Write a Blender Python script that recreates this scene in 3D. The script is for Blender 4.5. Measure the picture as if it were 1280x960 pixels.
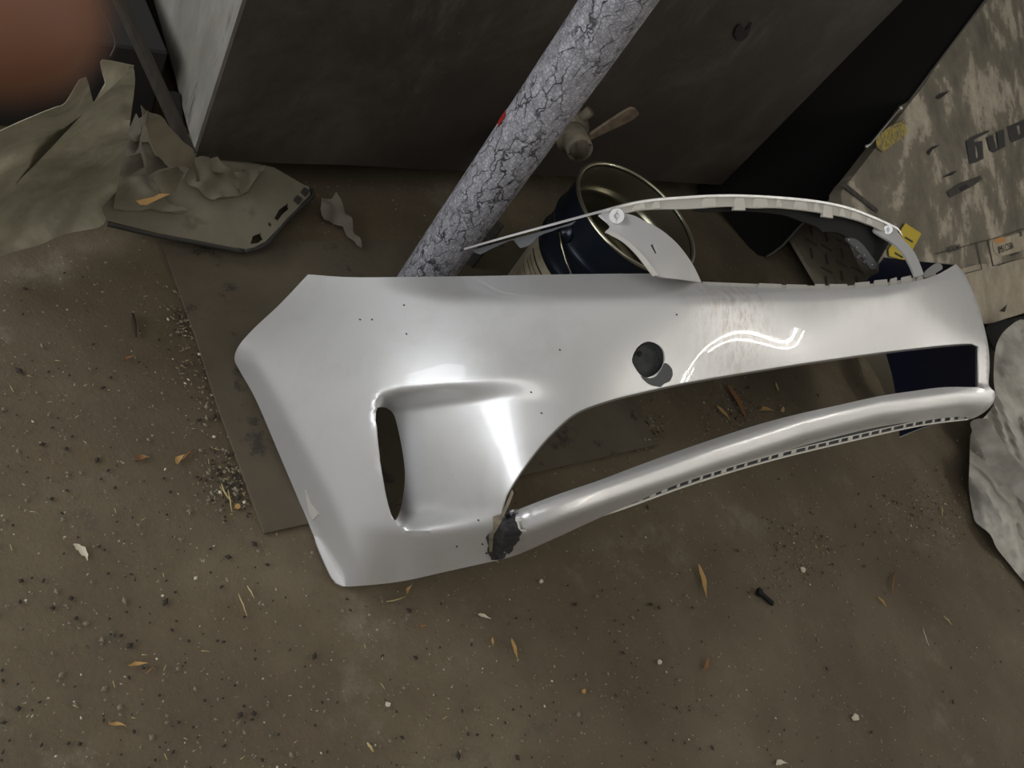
import bpy, bmesh, math, random
import numpy as np
from mathutils import Vector, Matrix, noise
from mathutils.geometry import delaunay_2d_cdt

for o in list(bpy.data.objects): bpy.data.objects.remove(o)
S = bpy.context.scene
COL = S.collection
random.seed(7)

# ------------------------------------------------------------------ camera
H = 1.17
F = 1000.0
V1 = np.array([0.74621246, -0.13318944, 0.65224807])     # world X in camera axes (right, down, forward)
BK = np.array([-0.43418415, -0.84008122, 0.32518866])    # world Y
DN = np.array([-0.50462966, 0.5258556, 0.68470782])      # world -Z
cam = bpy.data.cameras.new('camera')
camo = bpy.data.objects.new('camera', cam)
COL.objects.link(camo)
right = Vector((V1[0], BK[0], -DN[0])); down = Vector((V1[1], BK[1], -DN[1])); fwd = Vector((V1[2], BK[2], -DN[2]))
m = Matrix((right, -down, -fwd)).transposed().to_4x4()
m.translation = Vector((0, 0, H))
camo.matrix_world = m
cam.sensor_width = 36.0; cam.sensor_fit = 'HORIZONTAL'; cam.lens = F / 1280 * 36
cam.clip_start = 0.005; cam.clip_end = 60
cam.dof.use_dof = True; cam.dof.focus_distance = 1.45; cam.dof.aperture_fstop = 13.0
S.camera = camo

# ------------------------------------------------------------------ world, lights, exposure
w = bpy.data.worlds.new('world'); S.world = w; w.use_nodes = True
bg = w.node_tree.nodes['Background']
bg.inputs[0].default_value = (1.0, 0.97, 0.92, 1); bg.inputs[1].default_value = 0.20

def area(name, loc, target, sx, sy, power, col=(1, 1, 1)):
    L = bpy.data.lights.new(name, 'AREA'); L.shape = 'RECTANGLE'; L.size = sx; L.size_y = sy
    L.energy = power; L.color = col
    o = bpy.data.objects.new(name, L); COL.objects.link(o)
    o.location = loc
    o.rotation_euler = (Vector(target) - Vector(loc)).to_track_quat('-Z', 'Y').to_euler()
    return o
area('window_daylight', (-1.7, 2.5, 1.9), (0.7, 0.5, 0.2), 1.8, 1.6, 46, (0.92, 0.95, 1.0))
area('left_daylight', (-2.4, 0.5, 1.5), (0.6, 0.45, 0.2), 2.4, 1.8, 52, (0.93, 0.96, 1.0))
area('door_daylight', (4.2, -2.6, 2.6), (1.3, 0.3, 0.2), 4.5, 3.2, 30, (1.0, 0.95, 0.86))
area('roof_daylight', (-0.6, -0.6, 3.2), (0.9, 0.3, 0.0), 2.2, 1.8, 20, (1.0, 0.97, 0.93))
S.view_settings.view_transform = 'Standard'; S.view_settings.look = 'None'
S.view_settings.exposure = 0.0; S.view_settings.gamma = 1.0
S.view_settings.use_curve_mapping = False

# ------------------------------------------------------------------ geometry helpers
def ray(u, v):
    d = np.array((u - 640.0, v - 480.0, F))
    return np.array((d @ V1, d @ BK, -(d @ DN)))
ORG = np.array((0, 0, H))
def at(u, v, z=None, y=None, t=None):
    r = ray(u, v)
    if t is not None: k = t / F
    elif z is not None: k = (z - H) / r[2]
    else: k = y / r[1]
    return ORG + r * k
def depth_plane(P, n):
    P = np.array(P, float); n = np.array(n, float)
    def f(u, v):
        r = ray(u, v)
        return F * ((P - ORG) @ n) / (r @ n)
    return f
def depth_z(z):
    return depth_plane((0, 0, z), (0, 0, 1))

def tps(pts, lam=0.0):
    """thin-plate interpolation of inverse depth over the picture directions; pts = (u, v, depth)"""
    P = np.array(pts, float); n = len(P)
    X = P[:, :2] / 1000; y = 1 / P[:, 2]
    D = np.linalg.norm(X[:, None] - X[None], axis=2)
    K = np.where(D > 1e-9, D * D * np.log(D + 1e-12), 0) + lam * np.eye(n)
    A = np.zeros((n + 3, n + 3)); A[:n, :n] = K; A[:n, n] = 1; A[:n, n + 1:] = X
    A[n, :n] = 1; A[n + 1:, :n] = X.T
    s = np.linalg.solve(A, np.r_[y, 0, 0, 0])
    def f(u, v):
        d = np.hypot(X[:, 0] - u / 1000, X[:, 1] - v / 1000)
        k = np.where(d > 1e-9, d * d * np.log(d + 1e-12), 0)
        return 1 / (s[:n] @ k + s[n] + s[n + 1] * u / 1000 + s[n + 2] * v / 1000)
    return f
def tps_z(pts, lam=0.0):
    return tps([(u, v, (z - H) / ray(u, v)[2] * F) for u, v, z in pts], lam)

def sstep(a, b, x):
    t = min(1, max(0, (x - a) / (b - a) if b != a else 0)); return t * t * (3 - 2 * t)
def interp(line, x):
    return float(np.interp(x, [p[0] for p in line], [p[1] for p in line]))

def smooth_line(pts, step=6.0, closed=True, corner=None):
    """Catmull-Rom through pts, resampled; indices in corner stay sharp"""
    corner = corner or []
    n = len(pts); out = []
    rng = range(n if closed else n - 1)
    for i in rng:
        p0 = pts[(i - 1) % n] if closed else pts[max(i - 1, 0)]
        p1 = pts[i]; p2 = pts[(i + 1) % n]
        p3 = pts[(i + 2) % n] if closed else pts[min(i + 2, n - 1)]
        if i in corner: p0 = (2 * p1[0] - p2[0], 2 * p1[1] - p2[1])
        if (i + 1) % n in corner: p3 = (2 * p2[0] - p1[0], 2 * p2[1] - p1[1])
        L = math.hypot(p2[0] - p1[0], p2[1] - p1[1]); k = max(1, int(round(L / step)))
        for j in range(k):
            t = j / k
            q = []
            for c in (0, 1):
                a, b, d, e = p0[c], p1[c], p2[c], p3[c]
                q.append(0.5 * (2 * b + (d - a) * t + (2 * a - 5 * b + 4 * d - e) * t * t + (-a + 3 * b - 3 * d + e) * t ** 3))
            out.append(tuple(q))
    if not closed: out.append(tuple(pts[-1]))
    return out

def inside(poly, x, y):
    c = False; j = len(poly) - 1
    for i in range(len(poly)):
        xi, yi = poly[i]; xj, yj = poly[j]
        if (yi > y) != (yj > y) and x < (xj - xi) * (y - yi) / (yj - yi) + xi: c = not c
        j = i
    return c
def dist_poly(polys, X, Y):
    d = np.full(X.shape, 1e9)
    for poly in polys:
        P = np.array(poly); Q = np.roll(P, -1, 0)
        for a, b in zip(P, Q):
            ab = b - a; L = ab @ ab + 1e-12
            t = np.clip(((X - a[0]) * ab[0] + (Y - a[1]) * ab[1]) / L, 0, 1)
            d = np.minimum(d, np.hypot(X - a[0] - t * ab[0], Y - a[1] - t * ab[1]))
    return d

def triangulate(outer, holes=(), sp=7.0):
    loops = [outer] + list(holes)
    pts = []; edges = []
    for lp in loops:
        b = len(pts); pts += [Vector(p) for p in lp]
        edges += [(b + i, b + (i + 1) % len(lp)) for i in range(len(lp))]
    xs = [p[0] for p in outer]; ys = [p[1] for p in outer]
    gx = []; gy = []; row = 0; y = min(ys)
    while y < max(ys):
        x = min(xs) + (sp / 2 if row % 2 else 0)
        while x < max(xs):
            gx.append(x); gy.append(y); x += sp
        y += sp * 0.866; row += 1
    if gx:
        X = np.array(gx); Y = np.array(gy); d = dist_poly(loops, X, Y)
        for x, y, dd in zip(X, Y, d):
            if dd > sp * 0.45 and inside(outer, x, y) and not any(inside(h, x, y) for h in holes):
                pts.append(Vector((x, y)))
    V, E, Fc, *_ = delaunay_2d_cdt(pts, edges, [], 0, 1e-4)
    faces = []
    for f in Fc:
        cx = sum(V[i][0] for i in f) / 3; cy = sum(V[i][1] for i in f) / 3
        if inside(outer, cx, cy) and not any(inside(h, cx, cy) for h in holes): faces.append(tuple(f))
    return [(v[0], v[1]) for v in V], faces

def world_origin(o):
    p = Vector((0, 0, 0))
    while o is not None: p += o.location; o = o.parent
    return p
def setp(o, label=None, cat=None, group=None, kind=None):
    if label: o['label'] = label
    if cat: o['category'] = cat
    if group: o['group'] = group
    if kind: o['kind'] = kind
    return o
def mesh(name, verts, faces, mats, parent=None, smooth=True, base=True):
    """one mesh object from world-space vertices"""
    verts = [Vector(v) for v in verts]
    if parent is None:
        if base:
            lo = [min(v[i] for v in verts) for i in range(3)]; hi = [max(v[i] for v in verts) for i in range(3)]
            org = Vector(((lo[0] + hi[0]) / 2, (lo[1] + hi[1]) / 2, lo[2]))
        else: org = Vector((0, 0, 0))
    else: org = world_origin(parent)
    me = bpy.data.meshes.new(name)
    me.from_pydata([v - org for v in verts], [], faces); me.validate(); me.update()
    for mt in (mats if isinstance(mats, (list, tuple)) else [mats]): me.materials.append(mt)
    if smooth: me.polygons.foreach_set('use_smooth', [True] * len(me.polygons))
    o = bpy.data.objects.new(name, me); COL.objects.link(o)
    if parent is None: o.location = org
    else: o.parent = parent
    return o
def thing(name, loc, label, cat, group=None):
    o = bpy.data.objects.new(name, None); COL.objects.link(o); o.location = loc; o.empty_display_size = 0.05
    return setp(o, label, cat, group)
def solid(o, th, off=-1, inner=None):
    md = o.modifiers.new('thickness', 'SOLIDIFY'); md.thickness = th; md.offset = off
    if inner is not None: md.material_offset = inner
    es = o.modifiers.new('sharp_rim', 'EDGE_SPLIT'); es.split_angle = math.radians(50)
    return o
def chart(name, outline, depth, mats, parent=None, holes=(), sp=7.0, th=0.003, disp=None, smooth=True, inner=None, off=-1):
    V, Fc = triangulate(outline, holes, sp)
    W = [Vector(at(u, v, t=depth(u, v))) for u, v in V]
    if disp: W = [p + disp(p, uv) for p, uv in zip(W, V)]
    # face towards the viewer
    a, b, c = [W[i] for i in Fc[0]]
    tot = 0
    for f in Fc[:50]:
        a, b, c = [W[i] for i in f]; tot += (b - a).cross(c - a).dot(Vector(ORG) - a)
    if tot < 0: Fc = [tuple(reversed(f)) for f in Fc]
    o = mesh(name, W, Fc, mats, parent, smooth)
    if th: solid(o, th, off, inner)
    return o
def tube(pts, r, seg=10, cap=True):
    """tube along world points; r number or list"""
    pts = [Vector(p) for p in pts]; n = len(pts)
    rs = r if isinstance(r, (list, tuple)) else [r] * n
    V = []; Fc = []
    up = None
    for i, p in enumerate(pts):
        d = (pts[min(i + 1, n - 1)] - pts[max(i - 1, 0)]).normalized()
        if up is None:
            up = d.orthogonal().normalized()
        up = (up - d * up.dot(d)).normalized(); s = d.cross(up)
        for k in range(seg):
            a = 2 * math.pi * k / seg
            V.append(p + (up * math.cos(a) + s * math.sin(a)) * rs[i])
    for i in range(n - 1):
        for k in range(seg):
            Fc.append((i * seg + k, i * seg + (k + 1) % seg, (i + 1) * seg + (k + 1) % seg, (i + 1) * seg + k))
    if cap:
        Fc.append(tuple(reversed(range(seg)))); Fc.append(tuple((n - 1) * seg + k for k in range(seg)))
    return V, Fc
def merge(lst):
    V = []; Fc = []
    for v, f in lst:
        b = len(V); V += list(v); Fc += [tuple(i + b for i in q) for q in f]
    return V, Fc
def boxat(c, ax, ay, az, hx, hy, hz):
    c = Vector(c); V = []
    for sx in (-1, 1):
        for sy in (-1, 1):
            for sz in (-1, 1): V.append(c + ax * hx * sx + ay * hy * sy + az * hz * sz)
    return V, [(0, 1, 3, 2), (4, 6, 7, 5), (0, 4, 5, 1), (2, 3, 7, 6), (0, 2, 6, 4), (1, 5, 7, 3)]
def prism(poly, z0, z1):
    n = len(poly); a = sum(poly[i][0] * poly[(i + 1) % n][1] - poly[(i + 1) % n][0] * poly[i][1] for i in range(n))
    if a < 0: poly = poly[::-1]
    V = [Vector((p[0], p[1], z0)) for p in poly] + [Vector((p[0], p[1], z1)) for p in poly]
    return V, [tuple(reversed(range(n))), tuple(range(n, 2 * n))] + [(i, (i + 1) % n, n + (i + 1) % n, n + i) for i in range(n)]
def bevel(o, wd, seg=2):
    md = o.modifiers.new('bevel', 'BEVEL'); md.width = wd; md.segments = seg; md.limit_method = 'ANGLE'; return o
X3, Y3, Z3 = Vector((1, 0, 0)), Vector((0, 1, 0)), Vector((0, 0, 1))

# ------------------------------------------------------------------ materials
def lin(c):
    return tuple(((x / 255) / 12.92 if x / 255 <= 0.04045 else ((x / 255 + 0.055) / 1.055) ** 2.4) for x in c) + (1,)
class Mat:
    def __init__(s, name, color=(128, 128, 128), rough=0.6, metal=0.0, **k):
        s.m = bpy.data.materials.new(name); s.m.use_nodes = True; s.t = s.m.node_tree
        s.b = s.t.nodes['Principled BSDF']; s.b.inputs['Base Color'].default_value = lin(color)
        s.b.inputs['Roughness'].default_value = rough; s.b.inputs['Metallic'].default_value = metal
        for kk, v in k.items(): s.b.inputs[kk.replace('_', ' ')].default_value = v
        s.co = s.t.nodes.new('ShaderNodeTexCoord').outputs['Object']
    def link(s, a, b): s.t.links.new(a, b)
    def mapping(s, scale=(1, 1, 1), rot=(0, 0, 0), loc=(0, 0, 0)):
        n = s.t.nodes.new('ShaderNodeMapping'); n.inputs['Scale'].default_value = scale
        n.inputs['Rotation'].default_value = rot; n.inputs['Location'].default_value = loc
        s.link(s.co, n.inputs[0]); return n.outputs[0]
    def noise(s, scale, detail=6, rough=0.6, co=None, dist=0.0):
        n = s.t.nodes.new('ShaderNodeTexNoise'); n.inputs['Scale'].default_value = scale
        n.inputs['Detail'].default_value = detail; n.inputs['Roughness'].default_value = rough
        n.inputs['Distortion'].default_value = dist
        s.link(co or s.co, n.inputs['Vector']); return n.outputs['Fac']
    def vor(s, scale, feature='DISTANCE_TO_EDGE', co=None):
        n = s.t.nodes.new('ShaderNodeTexVoronoi'); n.feature = feature; n.inputs['Scale'].default_value = scale
        s.link(co or s.co, n.inputs['Vector']); return n.outputs['Distance']
    def ramp(s, fac, stops):
        n = s.t.nodes.new('ShaderNodeValToRGB'); e = n.color_ramp.elements
        while len(e) < len(stops): e.new(0.5)
        for el, (p, c) in zip(e, stops):
            el.position = p; el.color = lin(c) if len(c) == 3 and max(c) > 1 else (tuple(c) + (1,))[:4]
        s.link(fac, n.inputs[0]); return n.outputs[0]
    def mask(s, fac, a, b):
        n = s.t.nodes.new('ShaderNodeMapRange'); n.inputs[1].default_value = a; n.inputs[2].default_value = b
        n.interpolation_type = 'SMOOTHSTEP'
        s.link(fac, n.inputs[0]); return n.outputs[0]
    def math(s, op, a, b):
        n = s.t.nodes.new('ShaderNodeMath'); n.operation = op
        for i, q in enumerate((a, b)):
            if isinstance(q, (int, float)): n.inputs[i].default_value = q
            else: s.link(q, n.inputs[i])
        return n.outputs[0]
    def mix(s, fac, a, b):
        n = s.t.nodes.new('ShaderNodeMix'); n.data_type = 'RGBA'
        for sock, q in ((n.inputs[0], fac), (n.inputs[6], a), (n.inputs[7], b)):
            if isinstance(q, (int, float)): sock.default_value = q
            elif isinstance(q, tuple): sock.default_value = lin(q)
            else: s.link(q, sock)
        return n.outputs[2]
    def color(s, c): s.link(c, s.b.inputs['Base Color']); return s
    def rough(s, c): s.link(c, s.b.inputs['Roughness']); return s
    def bump(s, h, strength=0.3, dist=0.005):
        n = s.t.nodes.new('ShaderNodeBump'); n.inputs['Strength'].default_value = strength
        n.inputs['Distance'].default_value = dist; s.link(h, n.inputs['Height'])
        s.link(n.outputs[0], s.b.inputs['Normal']); return s

# concrete floor
c = Mat('dirty_concrete', rough=0.85)
col = c.ramp(c.noise(2.3, 9, 0.65), [(0.3, (72, 61, 44)), (0.5, (86, 75, 56)), (0.72, (104, 93, 73))])
col = c.mix(c.math('MULTIPLY', c.mask(c.noise(5.5, 8, 0.7), 0.55, 0.72), 0.45), col, (92, 74, 50))
col = c.mix(c.math('MULTIPLY', c.mask(c.noise(9, 10, 0.75, c.mapping(loc=(3, 1, 0))), 0.58, 0.68), 0.45), col, (62, 56, 48))
col = c.mix(c.math('MULTIPLY', c.mask(c.noise(4, 10, 0.72, c.mapping(loc=(7, 2, 0))), 0.56, 0.74), 0.5), col, (128, 121, 104))
sp = c.noise(150, 3, 0.6)
col = c.mix(c.mask(sp, 0.68, 0.74), col, (168, 160, 140))
col = c.mix(c.mask(c.noise(95, 4, 0.6, c.mapping(loc=(1, 5, 0))), 0.68, 0.74), col, (58, 50, 40))
c.color(col).bump(c.math('ADD', c.noise(30, 8, 0.7), c.math('MULTIPLY', c.noise(160, 3), 0.6)), 0.5, 0.004)
M_FLOOR = c.m
c = Mat('floor_sheet_board', rough=0.8)
col = c.ramp(c.noise(3.5, 9, 0.65), [(0.3, (68, 60, 46)), (0.55, (82, 73, 57)), (0.75, (94, 86, 70))])
col = c.mix(c.math('MULTIPLY', c.mask(c.noise(11, 8, 0.7), 0.56, 0.64), 0.85), col, (42, 37, 31))
col = c.mix(c.mask(c.noise(120, 3), 0.7, 0.75), col, (44, 38, 30))
c.color(col).bump(c.noise(50, 6), 0.3, 0.002); M_SHEET = c.m

# silver paint
c = Mat('silver_paint', (198, 197, 195), 0.42, 0.48)
c.b.inputs['Coat Weight'].default_value = 0.6; c.b.inputs['Coat Roughness'].default_value = 0.03
dirt = c.math('MULTIPLY', c.mask(c.noise(9, 8, 0.7), 0.45, 0.8), 0.22)
col = c.mix(dirt, (206, 205, 203), (152, 143, 130))
scuff = c.mask(c.noise(60, 6, 0.7, c.mapping((1, 6, 1))), 0.66, 0.72)
col = c.mix(c.math('MULTIPLY', scuff, 0.25), col, (120, 110, 98))
smp = at(915, 405, t=1.30) - np.array((1.28, 0.25, 0.0))
vd = c.t.nodes.new('ShaderNodeVectorMath'); vd.operation = 'DISTANCE'; c.link(c.co, vd.inputs[0]); vd.inputs[1].default_value = tuple(smp)
smud = c.math('MULTIPLY', c.math('SUBTRACT', 1.0, c.mask(vd.outputs['Value'], 0.02, 0.13)), c.mask(c.noise(45, 6, 0.75, c.mapping((2.5, 1, 1))), 0.42, 0.62))
col = c.mix(c.math('MULTIPLY', smud, 0.45), col, (140, 118, 98))
c.color(col).rough(c.mask(c.noise(40, 5), 0.1, 3.0)); M_PAINT = c.m
for l in list(c.t.links):
    if l.to_socket == c.b.inputs['Roughness']: c.t.links.remove(l)
c.b.inputs['Roughness'].default_value = 0.42
M_LIP = M_PAINT
M_INNER = Mat('bumper_inner_plastic', (27, 36, 62), 0.5).m
M_WHITEPL = Mat('primer_white_plastic', (196, 192, 182), 0.45, 0.2).m
c = Mat('black_rough_plastic', (36, 36, 37), 0.7); c.bump(c.noise(60, 6, 0.7), 0.9, 0.006)
c.color(c.ramp(c.noise(40, 6), [(0.35, (24, 24, 25)), (0.7, (62, 62, 62))])); M_TORN = c.m
M_PRIMER = Mat('grey_base_plastic', (74, 75, 76), 0.7).m
M_STRIP = Mat('dark_edge_plastic', (46, 43, 38), 0.7).m
M_BLACK = Mat('matt_black_plastic', (17, 17, 17), 0.7, Specular_IOR_Level=0.25).m
M_EDGE = Mat('grey_sheet_edge', (82, 78, 72), 0.6).m
M_PANEL = Mat('black_sheet_plastic', (17, 16, 15), 0.85, Specular_IOR_Level=0.15).m
M_SCREW = Mat('bright_screw', (190, 190, 185), 0.3, 0.9).m

# cracked white pipe paint
c = Mat('cracked_white_paint', rough=0.75)
warp = c.noise(25, 4)
mp = c.mapping((46, 46, 17))
vm = c.t.nodes.new('ShaderNodeVectorMath'); vm.operation = 'ADD'; c.link(mp, vm.inputs[0])
nz = c.t.nodes.new('ShaderNodeTexNoise'); nz.inputs['Scale'].default_value = 40; nz.inputs['Detail'].default_value = 5
c.link(c.co, nz.inputs['Vector']); vs = c.t.nodes.new('ShaderNodeVectorMath'); vs.operation = 'SCALE'; vs.inputs[3].default_value = 1.6
c.link(nz.outputs['Color'], vs.inputs[0]); c.link(vs.outputs[0], vm.inputs[1])
cr = c.vor(1.0, co=vm.outputs[0])
where = c.mask(c.noise(14, 6, 0.7), 0.36, 0.60)
crack = c.math('MULTIPLY', c.math('SUBTRACT', 1.0, c.mask(cr, 0.0, 0.075)), where)
fine = c.math('MULTIPLY', c.math('SUBTRACT', 1.0, c.mask(c.vor(150), 0.0, 0.16)), 0.75)
base = c.ramp(c.noise(60, 8, 0.7), [(0.3, (108, 106, 108)), (0.52, (152, 151, 156)), (0.7, (182, 182, 188))])
col = c.mix(fine, base, (104, 102, 104))
col = c.mix(crack, col, (38, 36, 34))
c.color(col).bump(c.math('SUBTRACT', 1.0, c.math('ADD', crack, c.math('MULTIPLY', c.noise(70, 6), 0.6))), 0.7, 0.003)
M_PIPE = c.m
M_RED = Mat('red_paint', (150, 30, 22), 0.6).m

# big tank
c = Mat('grimy_dark_steel', rough=0.6)
col = c.ramp(c.noise(3, 9, 0.7, c.mapping((1, 1, 1), (0, 0.6, 0), (0, 0, 0)), 0.4), [(0.32, (38, 33, 28)), (0.52, (51, 45, 38)), (0.75, (74, 67, 58))])
col = c.mix(c.math('MULTIPLY', c.mask(c.noise(1.6, 7, 0.7, c.mapping((4, 1, 1.2), (0, 0.7, 0))), 0.55, 0.75), 0.85), col, (84, 79, 72))
col = c.mix(c.mask(c.noise(110, 3), 0.70, 0.76), col, (90, 78, 60))
c.color(col).bump(c.noise(45, 8, 0.7), 0.35, 0.004); M_TANK = c.m
c = Mat('lit_grey_steel', rough=0.65)  # tank's left side: light from the left painted in as paler steel
col = c.ramp(c.noise(5, 8, 0.7, c.mapping((1, 1, 0.35))), [(0.3, (84, 81, 72)), (0.55, (116, 113, 104)), (0.75, (138, 136, 130))])
col = c.mix(c.math('MULTIPLY', c.mask(c.noise(20, 6, 0.7, c.mapping((1, 1, 0.12))), 0.6, 0.66), 0.7), col, (66, 64, 60))
c.color(col).bump(c.noise(40, 6), 0.3, 0.003); M_TANKSIDE = c.m
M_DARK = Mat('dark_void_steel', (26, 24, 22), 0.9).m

# pail
M_PAILOUT = Mat('dark_blue_tin', (28, 34, 44), 0.28, 0.35).m
c = Mat('bare_tin', (168, 163, 142), 0.24, 0.93); c.bump(c.noise(8, 3), 0.1, 0.01); M_TIN = c.m
c = Mat('paper_label', rough=0.8); c.color(c.ramp(c.noise(14, 6), [(0.35, (128, 116, 94)), (0.65, (168, 158, 134))])); M_LABEL = c.m
M_INK = Mat('printed_ink', (46, 44, 42), 0.8).m
c = Mat('dusty_brass', rough=0.7); c.color(c.ramp(c.noise(30, 6), [(0.35, (92, 84, 70)), (0.65, (126, 117, 98))])); M_VALVE = c.m
c = Mat('dusty_lever', rough=0.7); c.color(c.ramp(c.noise(40, 6), [(0.35, (92, 80, 66)), (0.65, (128, 112, 92))])); M_LEVER = c.m

# carton
c = Mat('dirty_carton', rough=0.85)
n1 = c.noise(3.8, 10, 0.66, c.mapping((1, 1, 1), (0.3, 0.5, 0.5), (5.2, 1, 0)), 0.1)
col = c.ramp(n1, [(0.34, (88, 82, 70)), (0.52, (116, 109, 94)), (0.56, (156, 148, 130)), (0.68, (182, 173, 154))])
col = c.mix(c.math('MULTIPLY', c.mask(c.noise(40, 5, 0.7, c.mapping((1, 5, 1), (0, 0, 0.5))), 0.58, 0.66), 0.5), col, (78, 74, 66))
c.color(col).bump(c.noise(25, 7), 0.3, 0.004); M_CARTON = c.m
c = Mat('pale_carton', rough=0.85)
c.color(c.ramp(c.noise(8, 8, 0.7), [(0.35, (140, 130, 112)), (0.65, (176, 165, 144))])).bump(c.noise(25, 7), 0.25, 0.003); M_CARTONPALE = c.m
M_YELLOW = Mat('yellow_tag', (188, 164, 30), 0.6).m
c = Mat('worn_yellow', rough=0.8); c.color(c.mix(c.mask(c.noise(70, 5), 0.4, 0.6), (104, 96, 78), (160, 142, 48))); M_YELLOWW = c.m
M_ORANGE = Mat('orange_smear', (188, 132, 78), 0.8).m
c = Mat('dusty_underlay', rough=0.9)
col = c.ramp(c.noise(5, 8, 0.65), [(0.3, (92, 85, 70)), (0.6, (114, 107, 90))])
col = c.mix(c.math('MULTIPLY', c.mask(c.noise(16, 7), 0.6, 0.7), 0.5), col, (72, 64, 52)); c.color(col).bump(c.noise(40, 6), 0.15, 0.002); M_UNDER = c.m
c = Mat('brown_paper', rough=0.9)
c.color(c.ramp(c.noise(9, 7), [(0.3, (86, 79, 64)), (0.7, (114, 105, 86))])).bump(c.noise(60, 6), 0.3, 0.002); M_PAPER = c.m
M_TORNEDGE = Mat('fresh_torn_cardboard', (176, 138, 86), 0.9).m
c = Mat('grey_paper', rough=0.9)
c.color(c.ramp(c.noise(9, 7), [(0.3, (66, 60, 49)), (0.7, (92, 85, 70))])).bump(c.noise(60, 6), 0.3, 0.002); M_PAPER2 = c.m
c = Mat('mat_rubber', rough=0.85)
c.color(c.ramp(c.noise(12, 8, 0.7), [(0.3, (128, 119, 102)), (0.7, (164, 154, 134))])).bump(c.noise(60, 6), 0.3, 0.002); M_MAT = c.m
M_MATBAR = Mat('mat_rib', (92, 85, 73), 0.85).m
M_CREAM = Mat('cream_board', (150, 142, 122), 0.8).m

def plastic(name, ca, cb, rough, trans):
    c = Mat(name, rough=rough)
    col = c.ramp(c.noise(7, 7, 0.65), [(0.3, ca), (0.7, cb)]); c.color(col)
    c.b.inputs['Transmission Weight'].default_value = trans
    c.b.inputs['IOR'].default_value = 1.15
    c.bump(c.noise(6, 5, 0.5, None, 0.6), 0.6, 0.03)
    return c.m
M_FILML = plastic('dusty_film', (120, 116, 98), (176, 170, 147), 0.34, 0.08)
M_FILMR = plastic('grey_film', (158, 153, 142), (212, 207, 197), 0.22, 0.14)
M_LEAF = Mat('dry_leaf', (160, 126, 74), 0.8).m
M_LEAF2 = Mat('brown_leaf', (120, 84, 50), 0.8).m
M_STRAW = Mat('straw', (168, 150, 104), 0.8).m
M_PALE = Mat('pale_chip', (186, 178, 156), 0.8).m
M_STONE = Mat('grit', (112, 103, 86), 0.9).m
M_DARKBIT = Mat('dark_grit', (46, 38, 30), 0.9).m
c = Mat('skin', (112, 74, 52), 0.6); c.b.inputs['Subsurface Weight'].default_value = 0.3
c.b.inputs['Subsurface Radius'].default_value = (0.01, 0.004, 0.002); M_SKIN = c.m
M_NAIL = Mat('fingernail', (214, 160, 138), 0.35).m
c = Mat('dim_wall_plaster', rough=0.9); c.color(c.ramp(c.noise(2, 8), [(0.3, (70, 66, 60)), (0.7, (96, 92, 84))])); M_WALL = c.m
c = Mat('dark_timber', rough=0.85); c.color(c.ramp(c.noise(6, 7, 0.6, c.mapping((8, 1, 1))), [(0.3, (40, 37, 32)), (0.7, (68, 63, 55))])); M_TIMBER = c.m

# ------------------------------------------------------------------ structure
bm = bmesh.new()
xs = np.linspace(-2.5, 6.5, 120); ys = np.linspace(-2.6, 3.2, 90)
V = []; Fc = []
for j, y in enumerate(ys):
    for i, x in enumerate(xs):
        z = 0.0025 * (noise.noise(Vector((x * 2.1, y * 2.1, 0))) - 1) - 0.0012
        V.append((x, y, z))
for j in range(len(ys) - 1):
    for i in range(len(xs) - 1):
        a = j * len(xs) + i; Fc.append((a, a + 1, a + 1 + len(xs), a + len(xs)))
bm.free()
setp(mesh('floor', V, Fc, M_FLOOR, base=False), 'grey brown dirty concrete floor', kind='structure')
v, f = boxat((2.0, 3.15, 1.5), X3, Y3, Z3, 4.5, 0.05, 1.5)
setp(mesh('wall_back', v, f, M_WALL, smooth=False), 'dim plaster wall behind the tank', kind='structure')

# ------------------------------------------------------------------ sheet on the floor
P = [at(330, 668, 0.0), at(822, 556, 0.0), at(790, 500, 0.0), (1.45, 0.95, 0), (0.5, 0.95, 0), at(245, 425, 0.0), at(270, 500, 0)]
P = [(p[0] + random.uniform(-.003, .003), p[1]) for p in P]
v, f = prism([(p[0], p[1]) for p in P], -0.001, 0.004)
o = mesh('floor_board', v, f, M_SHEET, smooth=False); bevel(o, 0.001, 1)
setp(o, 'thin brown-grey board lying flat on the concrete under the silver bumper', 'board')

# ------------------------------------------------------------------ big steel tank
tank = thing('steel_tank', (1.42, 1.6, 0.09), 'large dark grimy steel tank standing behind the silver bumper', 'tank')
a = at(245, 195, y=1.08); b = at(900, 232, y=1.08)
ax0, ax1, az0 = a[0], b[0] + 0.004, 0.088
def wavy(x0, x1, z0, z1, y, nx, nz, amp):
    V = []; Fc = []
    for j in range(nz + 1):
        for i in range(nx + 1):
            x = x0 + (x1 - x0) * i / nx; z = z0 + (z1 - z0) * j / nz
            V.append((x, y + amp * (noise.noise(Vector((x * 2, z * 2, 3))) + 0.4 * noise.noise(Vector((x * 6, z * 6, 9)))) * min(1, i, nx - i), z))
    for j in range(nz):
        for i in range(nx):
            q = j * (nx + 1) + i; Fc.append((q, q + 1, q + nx + 2, q + nx + 1))
    return V, Fc
v, f = wavy(ax0, ax1, az0, 1.15, 1.08, 60, 36, 0.008)
solid(mesh('front_panel', v, f, M_TANK, tank), 0.012)
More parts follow.
